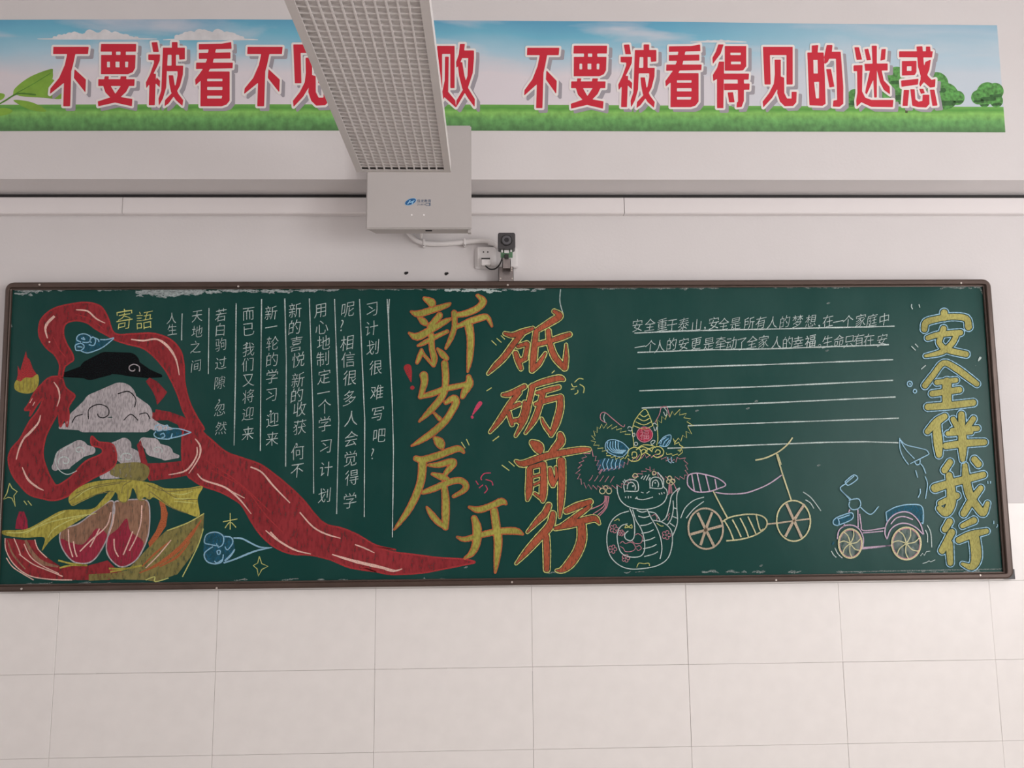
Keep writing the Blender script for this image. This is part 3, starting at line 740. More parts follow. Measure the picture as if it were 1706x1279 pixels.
obj('corner_block', bx(a.x, b.x, -.0300, -.0088, b.z, a.z), m_cam, bd)
YK = YB0-.0004
# ------------------------------------------------------------ chalks
c_white = chalk('white_chalk', (0.60, 0.71, 0.69, 1), .80)
c_dust = chalk('chalk_dust', (0.60, 0.68, 0.68, 1), .48, scale=120, stretch=(1, 1, 2.5))
c_faint = chalk('faint_chalk', (0.50, 0.56, 0.54, 1), .34, scale=200)
c_haze = chalk('wiped_chalk', (0.40, 0.46, 0.44, 1), .22, scale=60, stretch=(1, 1, .4))
c_red = chalk('red_chalk', (0.30, 0.038, 0.045, 1), .93, scale=90, stretch=(1, 1, .35), rot=.7)
c_redline = chalk('bright_red_chalk', (0.44, 0.05, 0.055, 1), .85)
c_crim = chalk('crimson_chalk', (0.33, 0.035, 0.065, 1), .93, scale=90, stretch=(2, 1, .4))
c_brown = chalk('olive_brown_chalk', (0.31, 0.175, 0.115, 1), .90, scale=110, stretch=(2.2, 1, .35))
c_olive = chalk('olive_chalk', (0.25, 0.22, 0.08, 1), .85, scale=110, stretch=(1, 1, .4), rot=.8)
c_yel = chalk('yellow_chalk', (0.46, 0.41, 0.085, 1), .92, scale=150, stretch=(1, 1, .4), rot=.5)
c_lime = chalk('pale_yellow_chalk', (0.68, 0.70, 0.24, 1), .82)
c_ora = chalk('orange_chalk', (0.50, 0.145, 0.06, 1), .88)
c_grey = chalk('grey_chalk', (0.52, 0.48, 0.50, 1), .85, scale=120, stretch=(2, 1, .5), rot=.3)
c_dark = chalk('black_chalk', (0.008, 0.008, 0.010, 1), .9)
c_pinkw = chalk('pale_pink_chalk', (0.85, 0.58, 0.50, 1), .88)
c_pink = chalk('pink_chalk', (0.62, 0.28, 0.34, 1), .78)
c_rose = chalk('rose_chalk', (0.66, 0.08, 0.16, 1), .86)
c_lil = chalk('lilac_chalk', (0.62, 0.48, 0.62, 1), .84)
c_blue = chalk('pale_blue_chalk', (0.36, 0.62, 0.80, 1), .82)
c_deepb = chalk('blue_chalk_shading', (0.03, 0.135, 0.21, 1), .62, scale=120, stretch=(1, 1, .5), rot=.6)
c_cream = chalk('cream_chalk', (0.66, 0.64, 0.38, 1), .84)
c_tan = chalk('tan_chalk', (0.58, 0.48, 0.36, 1), .80)
c_gold = chalk('right_title_yellow_chalk', (0.42, 0.395, 0.135, 1), .95, scale=170, stretch=(1.6, 1, .5), rot=.2, var=.18)
c_gold2 = chalk('left_title_yellow_chalk', (0.38, 0.36, 0.08, 1), .93, scale=170, stretch=(1, 1, .4), rot=.9, var=.18)
c_rust = chalk('rust_red_chalk', (0.40, 0.105, 0.055, 1), .92, scale=170, stretch=(1, 1, .4), rot=.6, var=.2)
LY = [0]
def draw(): LY[0] += 1; return Flat(YK-.00002*LY[0])
A1 = lambda p: Z(0, 460, 4.738, p)
A2 = lambda p: Z(0, 720, 4.738, p)
A5 = lambda p: Z(320, 700, 4.568, p)
A6 = lambda p: Z(600, 700, 4.568, p)
T1 = lambda p: Z(650, 470, 4.736, p)
T3 = lambda p: Z(820, 700, 4.568, p)
RD = lambda p: Z(1480, 490, 5.327, p)
RE = lambda p: Z(1500, 720, 4.738, p)
SN = lambda p: Z(960, 660, 4.263, p)
BK = lambda p: Z(1120, 720, 5.562, p)
TK = lambda p: Z(1360, 720, 5.562, p)

# old chalk dust smeared along the top and the sides
D = draw()
def smear(xa, xb, y, h, n, m):
    for _ in range(n):
        x = random.uniform(xa, xb); yy = y+random.triangular(0, h, 0); l = random.uniform(6, 22)
        D.line([(x, yy, 1), (x+l*.5, yy+random.uniform(-2, 1.5), random.uniform(1.2, 4.5)), (x+l, yy+random.uniform(-3, 2), .8)], 2, m, jit=.5)
smear(22, 60, 484, 8, 16, c_dust); smear(60, 100, 482, 2, 6, c_dust); smear(160, 210, 482, 2, 8, c_dust)
smear(225, 262, 482, 12, 26, c_dust); smear(245, 330, 482, 9, 70, c_dust); smear(255, 300, 486, 10, 26, c_dust); smear(340, 420, 483, 5, 26, c_dust); smear(430, 480, 484, 5, 16, c_dust)
smear(485, 560, 482, 3, 14, c_dust); smear(740, 820, 481, 5, 30, c_white); smear(590, 740, 481.5, 1, 18, c_faint); smear(830, 900, 480, 6, 16, c_dust); smear(940, 1180, 479, 1.5, 26, c_faint)
smear(1180, 1400, 478, 1.5, 14, c_faint); smear(1560, 1630, 478, 3, 10, c_faint); smear(0, 400, 972, .5, 22, c_faint); smear(380, 900, 966, .8, 18, c_faint); smear(900, 1660, 952.5, 1, 26, c_faint)
D.lines([[(17, 487, 2), (16, 500, 5), (14, 520, 6), (12, 533, 4)], [(19, 490, 1), (18, 508, 4), (15, 530, 3), (20, 545, 2)], [(14, 505, 2), (12, 525, 3), (11, 545, 1)]], 4, c_dust)
D.lines([[(1632, 479, 2), (1638, 490, 3), (1642, 510, 2), (1645, 560, 1.2), (1652, 680, 1)], [(1655, 700, 1), (1659, 760, 1), (1663, 800, 1.4)], [(1665, 830, 1.5), (1669, 900, 1), (1674, 942, 3)], [(1668, 918, 2), (1672, 930, 2)]], 1.5, c_faint)
D.line([(1400, 952.5), (1672, 947.5)], 1.5, c_faint)
tag(D.build('chalk_dust', bd), 'white chalk dust smeared along the board edge', kind='stuff')
for x, y in ((1260, 668), (1161, 684), (1380, 505), (1378, 584), (776, 945), (1268, 942), (1246, 680), (1364, 775)):
    D = draw(); D.line([(x-3, y+1, 1), (x, y, 3.2), (x+3, y-1, 1)], 2, c_faint); D.build('chalk_speck', bd)

# the long red ribbon with pale highlights
D = draw()
rib = (A1([(465,790),(470,700),(430,620),(370,570),(320,500),(305,430),(320,350),(370,290),(450,245),(560,220),(680,207),(790,235),(850,320),(905,450),(1050,455),(1200,450),(1330,490),(1415,570),(1450,680),(1460,850),(1500,1000),(1560,1120),(1611,1200)])
  + A5([(80,85),(150,150),(260,240),(380,285),(520,335),(640,420),(760,520),(860,620),(940,720),(1020,790),(1140,820),(1260,870),(1400,950),(1553,985)])
  + A6([(100,960),(250,1000),(400,1020),(600,1045),(780,1055),(875,1078),(800,1098),(640,1130),(480,1160),(300,1172),(180,1165),(0,1115)])
  + A5([(1400,1150),(1200,1120),(1050,1060),(900,1025),(750,1015),(620,960),(520,870),(450,770),(380,650),(300,590),(200,540),(80,500),(0,450)])
  + A2([(1480,340),(1440,240),(1440,20)]) + A1([(1480,1150),(1440,1050),(1400,930),(1350,820),(1290,720),(1200,620),(1120,565),(1000,535),(900,500),(860,475),(760,420),(690,370),(600,350),(520,375),(500,440),(520,520),(570,610),(580,660),(540,690),(510,720),(490,800)]))
D.poly(rib, c_red, curve=True)
left = (A1([(460,790),(390,800),(330,850),(270,920),(230,1000),(195,1055),(240,1060),(235,1105),(290,1020),(340,960),(300,1060),(230,1150),(160,1279)])
  + A2([(90,130),(65,220),(95,330),(160,420),(230,490),(320,520),(430,537),(540,500),(640,420),(740,360),(860,300),(915,240),(915,150),(880,90),(780,75),(725,30),(725,100),(800,125),(800,170),(700,215),(640,260),(560,350),(460,415),(420,390),(370,290),(340,180),(350,80),(375,0)])
  + A1([(440,1110),(460,1080),(475,1190),(510,1130),(530,1190),(545,1100),(540,1040),(565,990),(590,940),(520,880),(490,800)]))
D.poly(left, c_red, curve=True, lift=.0001)
D.poly(A2([(1110,60),(1150,190),(1165,245),(1300,240),(1445,225),(1500,170),(1520,100),(1540,200),(1480,340),(1380,360),(1180,385),(1150,330),(1110,230),(1080,100)]), c_red, lift=.0001)
D.poly(A1([(1165,1100),(1230,1140),(1320,1135),(1400,1170),(1440,1240),(1500,1279),(1560,1200),(1450,1110),(1340,1070),(1230,1050),(1225,1075),(1170,1075)]), c_red, lift=.0001)
D.poly(A1([(1150,830),(1180,800),(1240,830),(1320,915),(1290,960),(1240,1015),(1225,950),(1200,900)]), c_red, lift=.0001)
for q in (rib, left):
    D.line([p for p in q], 2.6, c_redline, k=5, closed=True, lift=.00015)
hl = [A1([(430,315,20),(375,370,22),(358,420,16),(375,490,8)]), A1([(385,515,12),(395,522,14)]), A1([(600,265,7),(690,275,12),(760,335,12),(830,370,6)]), A1([(1035,498,8),(1130,508,14),(1240,498,14),(1330,560,20),(1390,660,14),(1415,780,7)]),
      A1([(425,835,7),(460,890,12),(470,960,10),(450,1028,7)]), A1([(320,1095,7),(300,1160,14),(230,1240,18),(190,1279,14)])+A2([(150,130,12),(128,215,8)]), A1([(255,965,5),(235,1000,7)]), A1([(275,990,5),(258,1022,7)]),
      A2([(175,275,8),(220,370,16),(290,430,14),(345,458,6)]), A2([(1540,50,8),(1580,110,14),(1570,200,12),(1490,325,7)]), A2([(1555,115,8),(1550,190,12),(1470,300,14),(1330,335,6)]),
      A5([(40,405,8),(90,455,12),(250,510,14),(360,600,13),(450,712,6)]), A5([(300,540,8),(400,592,7)]), A5([(445,355,12),(530,395,12),(620,500,13),(745,628,7)]), A5([(820,700,10),(920,810,12),(1020,865,12),(1130,897,6)]),
      A5([(560,838,8),(650,910,14),(780,985,12),(905,1017,6)]), A5([(595,848,10),(660,915,10)]), A5([(1240,945,8),(1320,975,10),(1388,1008,6)]), A5([(1065,1020,8),(1230,1070,22),(1400,1110,22),(1553,1145,10)]), A6([(180,1130,10),(250,1148,14),(320,1130,8)]), A6([(0,960,8),(60,985,9),(108,1008,5)])]
D.lines(hl, 2.5, c_pinkw, lift=.0002)
D.lines([A5([(150,380,5),(400,520,8),(560,720,9),(700,860,5)]), A5([(100,300,5),(350,470,8),(600,700,8)]), A1([(420,480,6),(470,580,9),(520,640,5)]), A1([(600,300,6),(720,340,9),(820,420,5)])], 2, c_redline, lift=.00018)
D.build('ribbon_drawing', bd)['label'] = 'long waving red chalk ribbon with pink highlights'

# petals, lotus flower and yellow bow
D = draw()
D.poly(A2([(40,835),(42,920),(90,1020),(170,1100),(280,1150),(420,1168),(600,1165),(860,1165),(1000,1120),(900,1060),(850,1010),(700,1050),(480,1060),(390,1000),(310,930),(275,850),(180,850),(110,840)]), c_red)
D.poly(A2([(700,1172),(900,1160),(1150,1165),(1220,1178),(1400,1120),(1500,990),(1570,880),(1605,760),(1611,640),(1480,710),(1320,770),(1230,850),(1150,930),(1080,1010),(1000,1090),(900,1110),(700,1120)]), c_olive, lift=.00005)
D.poly(A2([(1255,540),(1300,560),(1325,640),(1310,740),(1250,830),(1180,910),(1170,870),(1230,780),(1270,680),(1270,600)]), c_ora, lift=.0001)
D.poly(A2([(120,760),(130,690),(150,625),(190,625),(215,690),(222,770)]), c_crim, lift=.0001)
D.lines([A2([(1590,690,8),(1500,820,30),(1400,930,36),(1250,1040,24),(1100,1110,8)]), A2([(1500,860,8),(1400,980,20),(1260,1060,10)]), A2([(1350,850,6),(1220,960,14),(1120,1060,8)])], 4, c_ora, lift=.00012)
D.lines([A2([(200,850,20),(260,960,30),(340,1030,30),(460,1060,12)]), A2([(60,850,10),(100,960,14),(200,1080,10)])], 5, c_brown, lift=.00012)
D.lines([A2([(40,835),(48,930),(110,1040),(230,1130),(400,1160),(570,1165)]), A2([(150,960),(260,1040),(380,1090),(495,1137)]), A2([(110,835),(150,930),(165,975)]), A2([(190,880),(240,980),(330,1050),(465,1115)]), A2([(275,845),(300,920),(370,990)]),
         A2([(50,990),(110,1070),(265,1165)]), A2([(1350,850),(1250,970),(1150,1070)])], 1.8, c_pinkw, lift=.0002)
D.lines([A2([(1611,640),(1480,715),(1320,775)]), A2([(1605,760),(1560,900),(1440,1140)]), A2([(1150,1165),(1220,1140),(1225,1178),(1330,1150)])], 1.8, c_lime, lift=.0002)
pet1 = A2([(470,830),(500,760),(620,720),(780,600),(880,540),(905,600),(880,740),(835,860),(765,980),(690,1032),(580,1020),(500,930)])
pet2 = A2([(900,560),(960,540),(1060,530),(1160,540),(1182,640),(1172,800),(1125,930),(1060,1020),(960,1062),(880,1010),(840,930),(850,820),(885,700)])
for q in (pet1, pet2): D.poly(q, c_brown, curve=True, lift=.00025)
D.poly(A2([(480,840),(560,870),(660,880),(760,760),(840,800),(830,870),(765,980),(690,1030),(590,1022),(505,930)]), c_crim, curve=True, lift=.0003)
D.poly(A2([(850,830),(930,760),(1000,680),(1030,780),(1130,860),(1100,960),(1050,1020),(960,1060),(885,1010),(845,920)]), c_crim, curve=True, lift=.0003)
for q in (pet1, pet2): D.line(q, 2.2, c_grey, closed=True, lift=.00035)
D.lines([A2([(540,765),(545,880),(575,985)]), A2([(580,860),(590,930),(608,982)]), A2([(875,630),(840,740),(720,850),(630,940)]), A2([(785,760),(740,850),(710,905)]), A2([(900,645),(890,720),(860,800)]), A2([(1120,575),(1110,720),(1070,840),(1020,935)]), A2([(1048,780),(1010,880),(972,968)]), A2([(900,840),(905,920),(935,982)])], 2.1, c_pinkw, lift=.0004)
D.poly(A2([(540,520),(600,450),(700,400),(850,375),(1000,372),(1200,400),(1300,440),(1480,440),(1600,425),(1560,520),(1572,662),(1450,630),(1340,590),(1220,515),(1180,530),(1140,510),(1100,535),(1050,440),(1030,500),(1000,545),(950,545),(910,470),(820,470),(640,550),(570,580)]), c_yel, curve=True, lift=.00045)
D.poly(A2([(910,455),(880,520),(800,590),(700,650),(520,760),(400,850),(330,935),(350,830),(200,832),(40,812),(22,775),(200,765),(350,690),(500,615),(720,605),(800,540),(860,470)]), c_yel, curve=True, lift=.0005)
D.lines([A2([(550,540),(700,450),(950,400)]), A2([(570,575),(760,490),(900,465)]), A2([(600,480),(760,420),(1000,385)]), A2([(960,480),(975,420),(1040,380)]), A2([(1080,420),(1090,530),(1170,520),(1180,470),(1230,500),(1350,590),(1480,640)]), A2([(1160,410),(1280,460),(1420,460),(1590,430)]), A2([(1250,430),(1400,520),(1560,530)]), A2([(930,480),(940,540),(1000,545),(1010,450)])], 1.6, c_olive, lift=.00055)
D.lines([A2([(200,800,4),(360,720,8),(560,670,8),(760,640,5)]), A2([(380,830,5),(430,760,8),(560,690,8),(690,655,5)]), A2([(600,520,5),(660,470,7),(740,430,5)]), A2([(1350,480,4),(1440,490,9),(1520,465,4)]), A2([(1370,520,5),(1440,525,9),(1510,520,4)]), A2([(1375,545,5),(1440,548,8),(1550,560,4)]), A2([(50,790),(200,785),(360,700),(510,625)])], 1.6, c_lime, lift=.0006)
D.lines([A2([(460,1010),(560,1035),(690,1050)]), A2([(470,1070),(560,1050),(690,1050)]), A2([(860,1075),(990,1075),(1120,1050)]), A2([(870,1100),(960,1085),(1060,1060)])], 3, c_yel, lift=.0006)
D.build('flower_and_bow_drawing', bd)['label'] = 'pink chalk petals tied with a yellow bow'
# plain pale cloud filling the middle of the drawing
D = draw()
def cloud(blobs, m, swirls, ms, lift=0.0):
    Fd, x0, y0 = seg_field([[(x, y, w), (x2, y2, w2)] for x, y, w, x2, y2, w2 in blobs], 1.5, 5); D.field(Fd, x0, y0, 1.5, 0, m, lift)
    for cx, cy2, r, d in swirls:
        D.line([(cx+d*(r-r*.11*t)*math.cos(t*.95+2.6), cy2+(r-r*.11*t)*.8*math.sin(t*.95+2.6)) for t in range(8)], 1.7, ms, lift=lift+.0001)
cloud([(108, 624, 8, 150, 618, 26), (150, 616, 34, 176, 606, 40), (176, 604, 36, 214, 606, 38), (214, 610, 34, 246, 622, 16), (246, 622, 16, 268, 626, 5)], c_dark, [(222, 614, 12, -1)], c_grey)
cloud([(100, 712, 5, 132, 704, 26), (132, 698, 34, 160, 680, 48), (160, 676, 44, 200, 664, 54), (200, 672, 52, 232, 690, 44), (232, 700, 34, 258, 708, 14), (140, 708, 24, 240, 708, 24), (258, 710, 14, 286, 714, 4)], c_grey, [(168, 688, 24, 1)], c_dark, .0001)
D.lines([[(120, 704), (126, 694), (138, 690)], [(196, 656), (214, 652), (226, 664), (224, 678)], [(232, 690), (244, 688), (250, 698)], [(206, 700), (218, 690), (230, 700)]], 1.7, c_dark, lift=.0003)
cloud([(92, 778, 12, 104, 768, 34), (110, 762, 34, 132, 748, 30), (132, 750, 26, 152, 750, 14)], c_grey, [(108, 768, 12, 1), (132, 750, 9, -1)], c_white)
cloud([(190, 744, 16, 206, 742, 26), (206, 756, 30, 218, 764, 34), (196, 784, 20, 222, 782, 28), (170, 794, 8, 196, 788, 18)], c_grey, [(212, 762, 12, 1)], c_white)
cloud([(240, 736, 16, 254, 742, 26), (254, 748, 24, 276, 754, 24), (276, 758, 18, 296, 760, 6)], c_grey, [(262, 750, 9, -1)], c_white)
D.poly(A2([(870,330),(900,260),(1000,240),(1110,240),(1180,290),(1140,380),(1000,370)]), c_olive, curve=True, lift=.0001)
D.lines([[(96, 752), (92, 766), (98, 782), (112, 790), (128, 784)], [(122, 738), (112, 744), (100, 752)]], 1.4, c_white, lift=.0002)
D.build('cloud_drawing', bd)['label'] = 'grey and black chalk clouds with swirls'

# small flame, blue comets, stars
D = draw()
D.poly(A1([(120,860),(140,780),(140,705),(160,745),(190,640),(205,590),(215,640),(235,660),(260,730),(300,790),(305,850),(260,910),(190,925),(130,900)]), c_redline)
D.poly(A1([(112,860),(130,820),(160,830),(200,800),(250,800),(298,775),(305,850),(260,915),(190,925),(125,900)]), c_yel, curve=True, lift=.0001)
D.lines([A1([(x, 800+abs(x-210)*.2, 3), (x+4, 860, 6), (x+2, 900, 3)]) for x in (150, 180, 210, 240, 270)], 1.2, c_olive, lift=.0002)
D.build('flame_drawing', bd)
def comet(fill, lines, name='comet_drawing'):
    D = draw(); D.poly(fill, c_deepb, curve=True); D.lines(lines, 1.9, c_blue, lift=.0001); return D.build(name, bd)
comet(A1([(600,490),(640,460),(720,460),(780,500),(900,490),(830,550),(760,590),(650,600),(600,560)]),
      [A1([(640,520),(605,500),(620,465),(670,455),(715,480),(700,520),(650,520)]), A1([(600,585),(595,545),(640,530),(665,555),(640,585),(600,585)]), A1([(700,540),(740,545),(755,505),(735,480),(710,500),(720,525)]), A1([(745,485),(775,500),(780,520)]), A1([(790,500),(840,500),(900,485)]), A1([(640,590),(690,605),(760,585),(820,555),(900,490)]), A1([(610,555),(650,560)]), A1([(640,490),(670,500),(655,480)])])
comet(A1([(1215,1200),(1290,1175),(1390,1210),(1500,1235),(1400,1262),(1300,1279),(1240,1250)]),
      [A1([(1225,1215),(1230,1180),(1275,1175),(1285,1210),(1245,1220),(1240,1195)]), A1([(1290,1190),(1320,1175),(1325,1210),(1290,1215)]), A1([(1330,1200),(1420,1205),(1510,1232)]), A1([(1230,1225),(1215,1250),(1240,1275),(1300,1285),(1340,1285)]), A1([(1265,1250),(1290,1240),(1300,1265),(1275,1275)]), A1([(1360,1240),(1350,1275)]), A1([(1330,1282),(1420,1262),(1510,1232)])])
comet(A5([(100,900),(180,855),(300,900),(320,990),(260,1080),(150,1090),(90,1040)]),
      [A5([(200,955,9),(140,945,9),(95,930,9),(110,870,9),(180,850,9),(235,880,9),(235,940,9),(200,965,8),(185,935,6)]), A5([(245,885,9),(295,890,10),(310,930,9),(270,985,8),(250,960,6)]), A5([(160,960,9),(95,1010,9),(110,1070,10),(170,1092,10),(225,1075,9),(238,1020,8)]), A5([(195,1020),(190,995),(212,990),(212,1015),(195,1020)]), A5([(250,1070,14),(300,1020,14),(325,980,10)]), A5([(315,895,10),(380,900,12),(450,935,12),(520,965,12),(610,968,4)]), A5([(240,1085,12),(330,1055,12),(480,995,14),(610,968,4)]), A5([(170,1070),(190,1085),(230,1060)])])
def sparkle(pts, m=c_lime, name='sparkle_drawing', w=1.5, **k):
    D = draw(); D.lines(pts, w, m, **k); return D.build(name, bd)
sparkle([A2([(75,402),(95,440),(135,468),(110,500),(120,585),(95,520),(65,512),(25,532),(55,480),(75,402)])], curve=False)
sparkle([A2([(188,540),(212,572)]), A2([(220,540),(250,578)])])
sparkle([A5([(290,705),(290,830)]), A5([(235,772),(345,750)]), A5([(250,820),(290,775),(335,815)])], c_lime)
sparkle([A5([(512,1035),(530,1090),(578,1110),(530,1135),(505,1185),(495,1130),(465,1105),(500,1085),(512,1035)])], curve=False)
sparkle([T1([(1525,765),(1490,760),(1455,790)]), T1([(1430,800),(1445,825),(1475,820)]), T1([(1425,845),(1455,840)]), T1([(1480,850),(1480,870),(1455,885)]), T1([(1495,805),(1530,830),(1525,875)])])
sparkle([A6([(995,400),(945,405),(920,435),(925,455)]), A6([(880,460),(900,490)]), A6([(905,515),(935,490)]), A6([(955,450),(1000,465),(1010,495)]), A6([(955,495),(968,525),(945,555)])], c_rose)
sparkle([T1([(800,460),(840,498)]), T1([(840,442),(878,475)]), T1([(875,420),(905,450)]), T1([(810,1252),(860,1215)]), T1([(760,858),(800,832)]), T1([(1275,718),(1298,697)])])
sparkle([A6([(770,165),(800,212)]), A6([(808,142),(830,190)]), A6([(1008,158),(1055,120)]), A6([(1078,340),(1135,382)]), A6([(1130,312),(1175,350)])])
sparkle([[(934, 481.6), (932.8, 502), (938, 522)]], c_white)
def bang(pts, dot, m):
    D = draw(); Fd, x0, y0 = seg_field([pts, dot], 1, 4); D.field(Fd, x0, y0, 1, 0, m, 0); D.build('exclamation_mark', bd)
bang(T1([(138,675,60),(150,720,45),(165,785,8)]), T1([(174,832,32),(176,832,32)]), c_redline)
bang(T1([(710,955,34),(685,990,30),(652,1042,10)]), T1([(647,1062,22),(648,1066,22)]), c_rose)

# small writing in columns
cols_ = [
 ([('习',619.8,514.4),('计',618.8,546.3),('划',621.6,578),('很',626,612),('难',628,653),('写',629,689),('吧',631.7,725),('?',628.5,753)], 24),
 ([('呢',579.4,515),('?',577.5,540),('相',578.5,570.7),('信',580.4,598.8),('很',583,629),('多',582,662.6),('人',585,697),('会',584.9,730.6),('觉',583.8,763.5),('得',586,795),('学',582.7,833.5)], 25),
 ([('用',534.4,516.3),('心',536,545),('地',539,570.7),('制',538,597),('定',540,627),('一',539,654),('个',541,676.7),('学',541,706),('习',543,742.7),('计',543,781),('划',541,824.8)], 24),
 ([('新',491.7,517),('的',490.8,545),('喜',493.6,572.6),('悦',497,599),('新',496.4,632.6),('的',494.5,658),('收',499,681),('获',499.5,711),('，',500,733),('何',496,753.6),('不',495,783)], 24),
 ([('新',451.4,521),('一',452,545),('轮',454,571.6),('的',453,599),('学',453,627),('习',452,657),('，',457,678),('迎',454,699),('来',453.5,730.6)], 23),
 ([('而',413.8,522),('已',413.8,548),('，',417,565),('我',413.8,582),('们',413,607),('又',413.8,632.6),('将',413.8,660),('迎',413,689),('来',413,722)], 22),
 ([('若',368,524.7),('白',367,549),('驹',368,573.5),('过',368,604.5),('隙',366,637),('，',371,660),('忽',366,682),('然',368,713)], 21),
 ([('天',328.5,525.7),('地',328.5,552),('之',325.7,578),('间',326.6,609)], 20),
 ([('人',286,530),('生',287,549)], 18)]
def small(ch, x, y, w, h, m, **k):
    D = draw(); put_glyph(D, ch, x, y, w, h, m, lift=.0001, **k); D.build('chalk_character', bd)
for col, sz in cols_:
    for ch, x, y in col: small(ch, x, y, sz*.98, sz*1.12, c_white, slant=.05, rise=.14, wob=.55)
small('寄', 206.8, 531.8, 31, 38, c_lime, slant=.05, rise=.1, wob=.8); small('語', 240.6, 532.8, 30, 33, c_lime, slant=.05, rise=.1, wob=.8)
def rule(pts, w=1.7):
    D = draw(); D.line(pts, w, c_white, curve=False, jit=.3); D.build('chalk_rule_line', bd)
for q in ([(303.5, 522), (302.8, 545), (302.5, 567)], [(348.2, 513), (347, 623)], [(393.5, 505), (392.5, 620), (390, 742)], [(435.8, 498), (434.5, 620), (433.8, 751)], [(474.4, 497), (477, 600), (475.9, 777)], [(515.5, 497), (521.7, 700), (522.5, 822)],
          [(557.3, 498), (564.4, 700), (560.8, 856)], [(599, 498), (607.6, 700), (606.8, 861)], [(645, 498), (653.5, 666), (655.5, 750), (653.8, 895)], [(648.8, 498), (647, 520), (648, 560)]): rule(q)
row1 = [('安',1062,542),('全',1082.8,541),('重',1103.4,541),('于',1119.7,541),('泰',1138.7,539.6),('山',1160.6,541.4),('，',1180,540),('安',1189.4,537.8),('全',1205.7,539.6),('是',1225.5,538.7),('所',1247.9,538.7),('有',1267.6,537),('人',1286.7,537),('的',1307.3,536),('梦',1328.8,535),('想',1351,534.4),('，',1370,536),('在',1379.5,534.4),('一',1396.7,535.8),('个',1413,535),('家',1433.7,533.5),('庭',1452.6,533.5),('中',1473,531.8)]
row2 = [('一',1066.4,578),('个',1083.6,576.5),('人',1099,576.5),('的',1118.9,573),('安',1138.7,573),('更',1159.3,572.2),('是',1180.8,572.2),('牵',1200.6,571.4),('动',1218.6,571.4),('了',1235.8,572.2),('全',1253,569.6),('家',1272,568.8),('人',1293.5,570.5),('的',1312.4,570.5),('幸',1329.6,570.5),('福',1350.3,568),('。',1372,569),('生',1378.7,568.8),('命',1397.6,568),('只',1414.8,568),('有',1431,566),('在',1448,566),('安',1469.8,566)]
for ch, x, y in row1+row2: small(ch, x, y, 19.5, 23, c_white, slant=.12, rise=.16, wob=.5)
for q in ([(1057, 554.7), (1140, 551), (1280, 548), (1490.4, 543.3)], [(1062, 587), (1180, 582.5), (1280, 581), (1481, 574)], [(1062, 614), (1280, 607), (1488, 599)], [(1065, 650.8), (1280, 643.5), (1488, 633.4)], [(1069, 679.5), (1280, 671), (1492, 661)],
          [(1146, 709), (1280, 704), (1497.6, 696.4)], [(1112, 746.5), (1157, 745), (1380, 736.5), (1440, 735.5), (1496.7, 737.4)]): rule(q, 2.0)

# big brush titles
def title(strokes, fill, edge, w_edge, gap, name='title_character'):
    D = draw(); Fd, x0, y0 = seg_field(strokes, 1.0, 8)
    D.field(Fd, x0, y0, 1.0, -max(0, -gap) if gap < 0 else 0, fill, 0)
    # the outline is the band between two distances from the strokes
    band = np.abs(Fd-(gap+w_edge/2))-w_edge/2
    n = np.sin(np.arange(Fd.shape[1])*.9)[None, :]*.22+np.sin(np.arange(Fd.shape[0])*.7)[:, None]*.22
    D.field(band+n*.5, x0, y0, 1.0, 0, edge, .0001)
    D.build(name, bd)
xin = [T1(q) for q in ([(270,128,20),(325,160,58),(325,180,30)],[(165,232,10),(220,250,45),(330,220,42),(440,185,32),(475,168,8)],[(230,285,20),(265,312,46),(285,330,22)],[(390,262,42),(350,310,42),(310,350,32)],[(150,400,10),(215,430,52),(330,370,44),(430,312,36),(475,290,14)],
   [(220,500,10),(260,482,26),(360,430,28),(450,388,22)],[(325,420,40),(330,520,38),(348,600,42),(345,655,20)],[(340,655,20),(290,600,16),(245,545,22)],[(248,535,18),(235,580,32),(212,635,18)],[(375,525,12),(415,570,42),(445,600,30)],
   [(690,105,20),(735,150,46),(690,205,44),(600,245,42),(500,262,26)],[(505,240,36),(508,350,34),(480,440,32),(440,520,14)],[(530,350,24),(620,312,42),(720,280,46),(768,278,32),(802,345,12)],[(622,350,60),(635,450,50),(628,600,40),(612,705,8)])]
sui = [T1(q) for q in ([(430,640,44),(438,750,46),(432,840,40)],[(265,735,56),(270,790,46),(240,905,28)],[(235,905,22),(330,880,38),(440,840,38),(560,815,36),(610,800,28)],[(620,748,32),(625,800,54),(590,860,46),(570,905,28)],
   [(425,870,46),(390,930,46),(310,1020,40),(230,1098,8)],[(440,950,26),(500,915,46),(520,945,50),(490,1010,46),(430,1100,46),(330,1190,46),(240,1250,34),(170,1290,6)],[(345,1030,10),(390,1078,28)])]
xu = [A6(q) for q in ([(568,135,22),(605,170,66),(620,200,36)],[(425,290,34),(480,300,46),(600,265,46),(740,215,42),(788,242,14)],[(475,330,56),(465,450,52),(430,560,50),(370,680,42),(300,780,24),(260,830,6)],[(520,340,14),(600,338,38),(695,312,40),(712,332,38),(665,385,34),(640,420,18)],
   [(550,408,16),(620,430,44),(665,447,24)],[(480,548,26),(560,520,40),(680,470,40),(765,458,40),(808,500,38),(780,540,30),(712,578,18)],[(640,510,40),(650,600,50),(650,720,52),(650,815,36)],[(650,815,26),(590,770,40),(540,710,36),(508,660,8)])]
kai = [A6(q) for q in ([(832,660,14),(900,680,42),(1000,650,42),(1075,617,46),(1110,635,14)],[(740,888,10),(800,905,32),(920,872,38),(1050,845,42),(1180,842,46),(1235,865,12)],[(868,745,38),(890,820,60),(885,930,56),(850,1010,40),(795,1050,10)],[(1020,690,50),(1035,800,56),(1050,920,56),(1040,1060,38),(1028,1158,8)])]
for q in (xin, sui, xu, kai): title(q, c_gold2, c_ora, 1.9, -.6)
